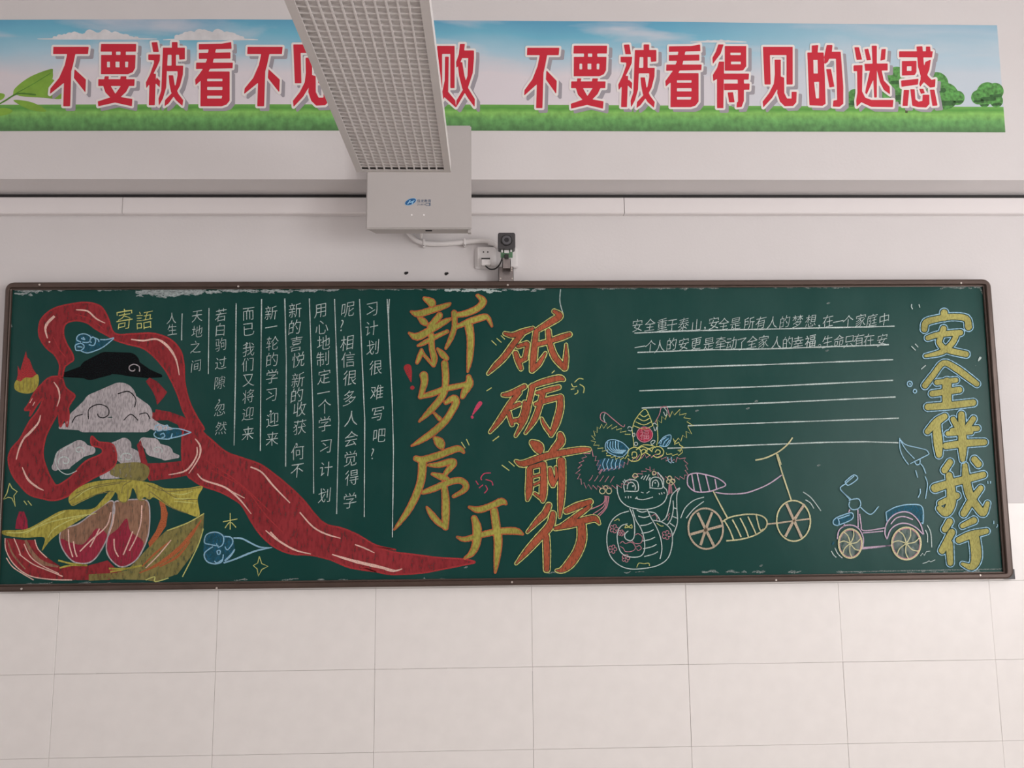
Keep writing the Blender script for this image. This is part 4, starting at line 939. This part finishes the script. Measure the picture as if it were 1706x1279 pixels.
di = [T1(q) for q in ([(905,405,18),(970,418,32),(1050,392,38),(1125,365,20)],[(1045,400,36),(980,480,38),(900,590,38),(830,660,32),(772,722,8)],[(990,560,30),(1010,620,36),(1032,680,24)],[(1010,505,26),(1078,482,26)],[(1085,490,28),(1072,560,28),(1062,600,28)],[(1020,625,32),(1068,600,28)],
   [(1295,230,24),(1338,265,42),(1270,312,44),(1150,385,28)],[(1150,400,36),(1140,500,44),(1130,600,46),(1120,695,30)],[(1120,695,30),(1175,640,32),(1225,560,12)],[(1165,490,30),(1260,465,32),(1350,435,38),(1415,412,28)],[(1248,385,32),(1260,480,38),(1300,590,44),(1375,675,36)],[(1378,675,36),(1388,590,30),(1388,490,6)])]
li = [T1(q) for q in ([(890,888,18),(950,880,36),(1060,822,28)],[(1015,870,36),(940,970,36),(870,1080,36),(788,1182,10)],[(935,1030,30),(962,1120,24)],[(950,990,28),(1020,960,26)],[(1062,950,26),(1050,1030,28),(1020,1100,28)],[(965,1095,26),(1035,1080,26)],
   [(1110,825,24),(1200,790,38),(1330,757,38),(1368,768,16)],[(1125,820,36),(1100,930,36),(1060,1080,36),(990,1212,10)],[(1160,872,20),(1240,852,32),(1330,828,24)],[(1150,962,24),(1240,930,36),(1345,905,32)],[(1205,880,40),(1180,970,36),(1140,1080,36),(1068,1190,8)],[(1342,910,42),(1340,1000,46),(1310,1110,46),(1270,1205,22)],[(1270,1200,22),(1220,1130,22),(1195,1075,8)])]
qian = [T3(q) for q in ([(305,170,34),(350,205,72),(368,248,16)],[(518,110,34),(522,160,56),(470,220,42),(425,268,14)],[(180,310,10),(240,330,42),(400,275,46),(560,243,42),(680,225,36),(738,220,18)],[(285,375,42),(285,450,46),(280,540,46),(268,605,12)],[(290,358,26),(385,332,32)],[(388,335,40),(392,450,46),(388,560,46),(385,612,20)],
   [(310,430,16),(400,405,16)],[(320,490,16),(395,455,16)],[(385,600,24),(325,558,14)],[(440,370,24),(450,440,42),(462,490,30)],[(462,488,28),(490,430,22),(485,358,12)],[(525,310,54),(530,450,48),(525,600,42),(514,735,10)])]
xing = [T3(q) for q in ([(430,648,34),(400,710,42),(350,760,36),(268,850,8)],[(462,712,36),(440,800,52),(350,900,48),(260,1000,38),(182,1090,6)],[(410,885,42),(415,1000,44),(415,1132,38)],[(565,690,34),(650,652,44),(745,620,32)],[(740,655,24),(640,730,34),(535,800,26)],[(482,822,22),(600,790,46),(700,762,46),(780,747,40),(815,785,8)],[(680,800,56),(682,900,62),(650,1000,62),(590,1090,60),(530,1140,32),(488,1142,6)])]
for q in (di, li, qian, xing): title(q, c_rust, c_lime, 1.5, 1.0)
an = [RD(q) for q in ([(495,165,60),(497,205,60)],[(320,310,52),(335,250,56),(420,222,52),(560,200,50),(690,215,54),(712,290,58)],[(350,388,40),(450,358,46),(640,340,48)],[(490,305,50),(460,390,46),(455,435,46),(520,492,50),(690,532,50)],[(608,350,46),(570,430,48),(480,510,46),(330,548,24)])]
quan = [RD(q) for q in ([(325,810,50),(400,715,48),(490,610,46),(600,658,54),(700,730,54),(785,795,46)],[(430,782,44),(600,762,42)],[(390,882,50),(630,848,52)],[(520,780,78),(520,960,78)],[(352,1000,56),(550,985,58),(752,962,56)])]
ban_ = [RD(q) for q in ([(500,1085,52),(430,1132,66),(348,1218,48)],[(428,1150,70),(440,1290,62)],[(575,1110,46),(610,1170,50)],[(755,1105,46),(705,1175,50)],[(648,1068,56),(655,1290,62)],[(570,1212,50),(790,1190,44)])]+[RE(q) for q in ([(290,0,66),(300,100,68),(305,178,44)],[(375,10,36),(560,0,30)],[(360,107,50),(520,85,54),(662,78,46)],[(488,0,60),(492,120,64),(492,215,36)])]
wo = [RE(q) for q in ([(392,235,46),(350,298,50)],[(275,440,64),(400,400,56),(520,370,56),(655,335,46)],[(385,340,50),(400,450,66),(400,560,70),(360,630,66),(308,600,42)],[(315,560,40),(445,500,50)],[(510,262,38),(520,380,60),(550,500,62),(610,590,56),(655,635,52),(688,560,32)],[(635,440,42),(560,540,54),(500,640,50)],[(585,215,50),(615,250,52)])]
xing2 = [RE(q) for q in ([(388,705,52),(352,765,48)],[(405,790,54),(330,932,52)],[(385,880,56),(395,1030,44)],[(490,738,36),(580,695,50)],[(462,850,48),(560,808,56),(680,780,38)],[(585,840,78),(600,980,78),(565,1060,52),(490,1038,22)])]
for q in (an, quan, ban_, wo, xing2): title(q, c_gold, c_blue, 1.5, 1.6)
sparkle([RD([(208,88),(205,110),(215,132)]), RD([(272,90),(280,118)])], c_white); sparkle([RD([(205,462),(242,498)]), RD([(238,440),(265,470)])], c_white); sparkle([RD([(292,665),(332,630)])], c_white)
bang(RD([(815,565,22),(800,590,10)]), RD([(775,632,6),(776,633,6)]), c_white)
D = draw()
for x, y, r in ((190, 795, 22), (236, 860, 15)):
    D.line(RD([(x+r*math.cos(t*.9), y+r*1.1*math.sin(t*.9)) for t in range(7)]), 1.8, c_blue, closed=True)
D.line(RD([(185,790),(195,795),(190,805)]), 2, c_blue)
D.build('bubble_drawing', bd)
sparkle([RE([(690,385),(692,405)]), RE([(712,385),(712,405)])], c_blue); sparkle([RE([(738,698),(738,722)]), RE([(765,725),(768,740),(757,750)])], c_blue)

# the chalk snake under a lion-dance hat
D = draw()
D.poly(SN([(207,340),(230,310),(290,312),(350,345),(382,378),(350,410),(290,425),(230,400)]), c_deepb, curve=True)
D.poly(SN([(585,330),(620,290),(665,275),(672,300),(655,345),(610,365)]), c_deepb, curve=True)
D.poly(SN([(150,470),(200,440),(330,455),(335,500),(240,530),(160,530)]), c_deepb, curve=True)
D.poly(SN([(430,270),(445,235),(480,218),(520,230),(542,265),(530,305),(485,325),(445,308)]), c_crim, curve=True)
D.lines([SN([(375,375),(330,330),(270,308),(225,315),(207,345),(215,385),(260,415),(320,430),(355,405),(375,375)])]+[SN([(225+i*18,322-i*2),(222+i*20,360+i*4),(262+i*18,398-i*4),(330+i*6,405-i*5)]) for i in range(5)]+
        [SN([(585,335),(620,290),(670,275),(668,320),(640,355),(590,350)]), SN([(600,340),(610,310),(640,290)]), SN([(615,350),(630,320),(655,300)]), SN([(635,352),(650,330),(662,310)])]+
        [SN([(205+i*28,440+i*3),(188+i*30,480),(200+i*27,522-i*3)]) for i in range(5)]+[SN([(650,432),(655,460),(675,475)]), SN([(675,430),(680,465),(695,470)])], 1.3, c_blue, lift=.0001)
D.zig(SN([(385,270),(300,215),(190,195),(120,250),(105,320),(150,370),(215,410)]), 7.5, 7, 1.2, c_lime, side=-1)
D.zig(SN([(215,420),(270,445),(330,450),(375,425)]), 4, 6, 1.3, c_lime, side=-1)
D.zig(SN([(580,215),(640,160),(720,130),(780,170),(790,230),(740,290),(690,300)]), 8.5, 6.5, 1.3, c_lime, side=-1)
D.zig(SN([(700,310),(690,340),(760,350),(720,385),(755,400),(700,410),(640,400)]), 4, 7, 1.3, c_lime, side=-1)
D.lines([SN([(400,225),(420,165),(485,92),(520,140),(545,210)])]+[SN([(450-i*14,125+i*28),(480,145+i*29),(512+i*10,128+i*27)]) for i in range(4)]+[SN([(395,230),(405,300),(410,365)]), SN([(575,225),(580,300),(570,350)])], 1.3, c_lime, lift=.0001)
D.lines([SN([(430,270),(445,235),(480,218),(520,230),(542,265),(530,305),(485,325),(445,308)])], 1.5, c_pink, closed=True, lift=.0001)
D.lines([SN([(440,272),(453,243),(482,230),(515,240),(530,268),(518,298),(485,312),(453,300)])], 1, c_rose, closed=True, lift=.0001)
D.lines([SN([(365,228),(375,215),(395,225),(390,245),(368,240)]), SN([(400,265),(415,262),(415,282),(400,285),(400,265)]), SN([(410,335),(425,325),(437,338),(422,352),(410,335)]), SN([(530,325),(545,312),(560,318),(548,335),(535,342),(530,325)]), SN([(545,200),(555,190),(575,205)]), SN([(550,215),(560,245),(575,215),(575,240)]), SN([(205,120),(195,150),(205,185)]), SN([(625,82),(645,110),(635,140),(620,110)])], 1.2, c_white, lift=.0002)
D.lines([SN([(215,190),(175,165),(175,125),(205,115),(260,160),(330,215),(345,200)]), SN([(560,185),(590,130),(605,80),(640,75),(655,110),(665,150)]), SN([(596,78),(640,72)])], 1.3, c_pink, lift=.0001)
D.lines([SN([(440,365),(480,345),(540,350),(565,365)]), SN([(425,380),(470,358),(515,372),(545,360)]), SN([(455,395),(480,375),(505,395)]), SN([(490,395),(515,375),(540,395)]), SN([(460,420),(490,400),(525,420)]),
         SN([(365,420),(375,380),(415,362),(455,380),(462,420),(440,455),(395,460),(365,440)]), SN([(395,420),(400,398),(425,398),(430,425),(410,440),(395,430)]), SN([(535,395),(550,365),(590,358),(620,385),(612,420),(575,435),(545,420)]), SN([(560,398),(575,380),(595,388),(592,408),(570,412)])], 1.5, c_lime, lift=.0002)
D.zig(SN([(165,555),(110,410),(60,450),(30,520),(40,600),(120,632),(220,632),(320,620),(400,570),(500,510),(540,505),(600,560),(690,570),(770,565)]), 6.5, 6.2, 1.3, c_pink, side=1)
D.zig(SN([(160,545),(210,530),(280,520),(330,510),(400,460),(480,440),(560,435),(640,460),(700,470),(745,440),(775,480),(768,560)]), -6, 6.5, 1.3, c_pink, side=1)
D.lines([SN([(90+i*38,600+i*3),(105+i*38,585),(118+i*38,560+i*2)]) for i in range(5)], 1, c_pink)
D.lines([SN([(402,560),(415,548),(432,555),(432,572),(418,580),(402,572),(402,560)]), SN([(540,540),(550,532),(565,540),(562,555),(545,558),(540,540)])]+
        [SN([(x+r*math.cos(t*.9), y+r*math.sin(t*.9)) for t in range(8)]) for x, y, r in ((186, 672, 20), (232, 672, 20), (208, 650, 15), (664, 580, 14), (655, 605, 13), (688, 602, 14), (674, 618, 12))], 1.4, c_cream, lift=.0001)
D.lines([SN([(205,705),(190,760),(95,805)]), SN([(212,710),(195,780),(120,835)]), SN([(220,710),(205,790),(150,845)]), SN([(232,712),(215,790),(165,850)]), SN([(198,708),(232,712)]), SN([(660,622),(655,700)]), SN([(672,622),(680,690)]), SN([(690,615),(720,680)]), SN([(665,620),(665,690)])], 1.5, c_pink, lift=.0001)
D.lines([SN([(290,635),(295,690),(320,745),(375,785),(470,803),(560,790),(620,755),(645,705),(642,665),(620,640),(618,590),(580,540)]), SN([(345,680),(338,635),(355,600),(400,592),(435,610),(440,668),(400,675),(350,672)]), SN([(525,655),(525,600),(550,575),(590,580),(610,610),(612,650),(570,655),(530,650)]),
         SN([(362,660),(370,620),(400,612),(420,640),(418,665)]), SN([(540,640),(545,605),(570,595),(585,620),(580,645)]), SN([(395,635,2),(405,638,14),(410,640,2)]), SN([(555,612,2),(562,615,12),(566,618,2)]),
         SN([(338,615),(332,600)]), SN([(348,602),(342,590)]), SN([(600,575),(608,565)]), SN([(420,728),(432,715),(435,728),(480,733),(545,715)]), SN([(460,680),(478,686)]), SN([(500,688),(520,675)]),
         SN([(350,712),(350,722)]), SN([(370,708),(370,725)]), SN([(388,710),(388,722)]), SN([(588,688),(594,698)]), SN([(604,682),(610,696)]), SN([(622,680),(627,690)]),
         SN([(460,585),(475,565)]), SN([(478,592),(497,560)]), SN([(497,597),(518,555)]), SN([(515,597),(525,575)]),
         SN([(380,795),(405,860),(415,930),(410,1000),(385,1025),(350,1010),(345,980),(370,955)]), SN([(400,805),(425,880),(460,940),(482,1010),(485,1090),(455,1135),(380,1140),(320,1110),(295,1040),(293,970),(320,920),(365,905)]),
         SN([(505,805),(530,860),(570,930),(600,1010),(608,1090),(595,1155)]), SN([(375,815),(310,835),(255,880),(225,950),(218,1040),(240,1130),(300,1195),(380,1225),(480,1222),(580,1200),(650,1150),(680,1060),(680,970),(650,920),(600,890),(545,880)]),
         SN([(605,890),(640,855),(665,760),(680,700),(735,650),(715,700),(715,800),(718,900),(685,990)]), SN([(688,740),(690,800),(675,870),(645,915)]), SN([(515,820),(560,830),(590,870),(595,890)])]+
        [SN([(430,808),(465,822),(500,815)]), SN([(440,850),(480,860),(520,850)])]+[SN([(455+i*7,918+i*55-(i>0)*0),(500+i*12,912+i*52),(540+i*10,895+i*52)]) for i in range(5)]+
        [SN([(688,790),(712,798)]), SN([(680,850),(715,865)]), SN([(665,900),(700,925)])], 1.6, c_white, lift=.0002)
for x, y, r in ((268, 940, 30), (258, 1085, 30), (640, 985, 32), (352, 1150, 28), (320, 970, 22)):
    D.line(SN([(x+r*(.5+.5*abs(math.cos(2.5*k*math.pi/15))**.5)*math.cos(k*math.pi/15), y+r*(.5+.5*abs(math.cos(2.5*k*math.pi/15))**.5)*math.sin(k*math.pi/15)) for k in range(30)]), 1.1, c_pink, closed=True, lift=.0001)
    D.line(SN([(x+r*.2*math.cos(k*1.3), y+r*.2*math.sin(k*1.3)) for k in range(5)]), 1, c_pink, closed=True, lift=.0001)
D.lines([SN([(310,1045),(330,1030),(350,1045),(385,1035),(410,1050),(420,1080),(395,1100),(350,1102),(335,1080),(312,1065)]), SN([(395,1025),(420,1045),(460,1040),(470,1000),(440,975),(420,985)]), SN([(425,1070),(450,1060),(462,1080),(440,1095),(428,1080)]), SN([(535,850),(560,840),(575,865),(565,885)]), SN([(650,850),(665,830)]), SN([(650,880),(662,850)])], 1.1, c_pink, lift=.0001)
D.lines([SN([(345,935),(355,915),(375,925),(392,910),(395,935),(370,930),(345,935)]), SN([(430,1215),(445,1185),(480,1188),(515,1185),(520,1205)]), SN([(270,885),(300,870),(305,885)]), SN([(572,900),(600,920),(620,920)])], 1.2, c_lime, lift=.0001)
put_glyph(D, '福', *SN([(486, 272)])[0], 17, 18, c_pink, slant=0, rise=0, wob=.3, lift=.0003)
D.build('snake_drawing', bd)['label'] = 'chalk snake coiled under a lion-dance hat'

# chalk bicycle
D = draw()
def ell(cx, cy2, rx, ry, rot, n=22): return [(cx+rx*math.cos(t)*math.cos(rot)-ry*math.sin(t)*math.sin(rot), cy2+rx*math.cos(t)*math.sin(rot)+ry*math.sin(t)*math.cos(rot)) for t in [2*math.pi*k/n for k in range(n)]]
D.line(BK(ell(310, 892, 160, 188, -.12)), 3.0, c_tan, closed=True); D.line(BK(ell(1124, 820, 156, 188, -.05)), 2.4, c_cream, closed=True)
D.lines([BK([(235,745),(310,900),(385,1050)]), BK([(370,740),(310,900),(262,1045)]), BK([(170,945),(310,905),(460,865)])], 4.2, c_tan, lift=.0001)
D.lines([BK([(1058,660),(1125,810),(1200,975)]), BK([(1225,665),(1125,820),(1048,965)])], 4.4, c_tan, lift=.0001); D.line(BK([(880,850),(960,842),(1125,820),(1275,800)]), 2.6, c_tan)
D.lines([BK([(460,830),(540,785),(680,760),(800,765),(865,800),(878,850),(850,900),(760,955),(640,990),(500,1005)]), BK([(380,545),(450,680),(510,790)]), BK([(965,195),(1020,380),(1105,635)]), BK([(975,200),(1008,300)]), BK([(770,258),(870,235),(985,180),(1070,110),(1115,48)])]+
        [BK([(485+i*72 if i < 4 else 778, 822-i*14),(530+i*76 if i < 4 else 812, 900),(568+i*70 if i < 4 else 845, [995,970,975,948,895][i])]) for i in range(5)], 2.3, c_cream, lift=.0001)
D.lines([BK([(140,470),(150,400),(215,378),(300,390),(420,425),(495,485),(430,520),(330,550),(220,550),(160,510)])], 2.0, c_lil, closed=True)
D.lines([BK([(180,385),(205,545)]), BK([(230,380),(268,550)]), BK([(310,395),(345,540)]), BK([(395,430),(412,525)]), BK([(400,555),(500,570),(660,565),(780,530),(900,475),(1015,395)])], 2.0, c_lil)
D.lines([BK([(78,795),(120,700),(200,630),(295,600)]), BK([(130,795),(200,710),(292,640)]), BK([(1212,552),(1290,610),(1378,728)]), BK([(1235,625),(1280,655),(1312,705)])], 1.6, c_white)
D.build('bicycle_drawing', bd)['label'] = 'cream and lilac chalk bicycle'
# chalk tricycle
D = draw()
D.poly(TK([(645,740),(740,690),(870,668),(980,690),(990,830),(960,820),(880,750),(800,735),(700,770),(650,840)]), c_deepb)
D.poly(TK([(160,830),(175,790),(325,745),(330,800),(200,860),(165,855)]), c_deepb)
D.lines([TK([(645,740),(740,690),(870,668),(980,690),(990,835),(975,835)]), TK([(645,740),(655,825)]), TK([(300,630),(385,615),(412,660),(390,705),(335,715),(303,680),(310,640)]), TK([(275,475),(222,525),(325,625)]), TK([(228,535),(318,630)]), TK([(265,458),(345,395),(382,430),(298,490),(265,458)]), TK([(275,470),(350,405)]),
         TK([(400,685),(500,760),(578,685)]), TK([(195,785),(325,745),(330,805),(200,862)]), TK([(210,800),(310,765)]), TK([(195,785),(160,815),(160,850),(200,862),(212,830),(195,785)])], 1.8, c_blue, lift=.0001, curve=True)
D.lines([TK([(655,990),(635,930),(655,840),(720,765),(810,735),(890,760),(960,840),(995,945)]), TK([(655,990),(690,900),(760,850),(840,845),(920,880),(990,945)]), TK([(690,850),(740,795),(810,780),(895,808)]), TK([(385,715),(388,880)]), TK([(402,755),(415,850),(440,910),(635,885)]), TK([(430,932),(620,915)]), TK([(420,1080),(560,1065),(700,1045)]), TK([(425,1068),(700,1048)]),
         TK([(310,715),(300,740)]), TK([(195,990),(210,910),(265,865),(340,862),(400,900),(435,980),(430,1070)]), TK([(265,850),(245,880)])], 2.0, c_lil, lift=.0001)
for cx, cy2, rx, ry in ((315, 1030, 108, 135), (835, 1030, 135, 150)):
    D.poly(TK(ell(cx, cy2, rx, ry, 0)), c_haze)
    D.line(TK(ell(cx, cy2, rx, ry, 0)), 2.4, c_cream, closed=True, lift=.0002); D.line(TK(ell(cx, cy2, rx*.93, ry*.93, 0)), 1.4, c_pink, closed=True, lift=.0001)
    for k in range(7):
        a = k*2*math.pi/7-.3; D.line(TK([(cx, cy2), (cx+rx*.55*math.cos(a+.16), cy2+ry*.55*math.sin(a+.16)), (cx+rx*.95*math.cos(a-.08), cy2+ry*.95*math.sin(a-.08))]), 1.7, c_cream, lift=.0002)
D.line(TK([(150,1025),(165,1030)]), 5, c_deepb)
D.lines([TK([(140,1100),(160,1135),(185,1158)]), TK([(172,1070),(200,1125),(242,1165)]), TK([(1028,860),(1060,930),(1070,1065)]), TK([(1010,905),(1030,950),(1030,1020)])], 1.5, c_white)
D.lines([TK([(965,1145),(985,1120),(1000,1140),(1020,1105),(1055,1100)]), TK([(985,1215),(1020,1205),(1045,1190),(1060,1200),(1102,1180)])], 1.1, c_white, curve=False)
D.build('tricycle_drawing', bd)['label'] = 'blue and pink chalk tricycle with round lamp'
D = draw()
D.lines([TK([(772,52),(775,150),(805,230),(855,300)]), TK([(772,60),(830,160),(910,245)]), TK([(775,65),(830,115),(950,145),(1020,165),(1045,200)]), TK([(1045,203),(870,290)]), TK([(910,270),(930,300),(958,290),(962,250)]), TK([(965,290),(990,320),(1015,382)]), TK([(1008,408),(1030,480),(1012,615)]), TK([(920,352),(940,420)]), TK([(962,522),(962,565),(942,605)])], 1.6, c_blue)
D.build('bell_drawing', bd)
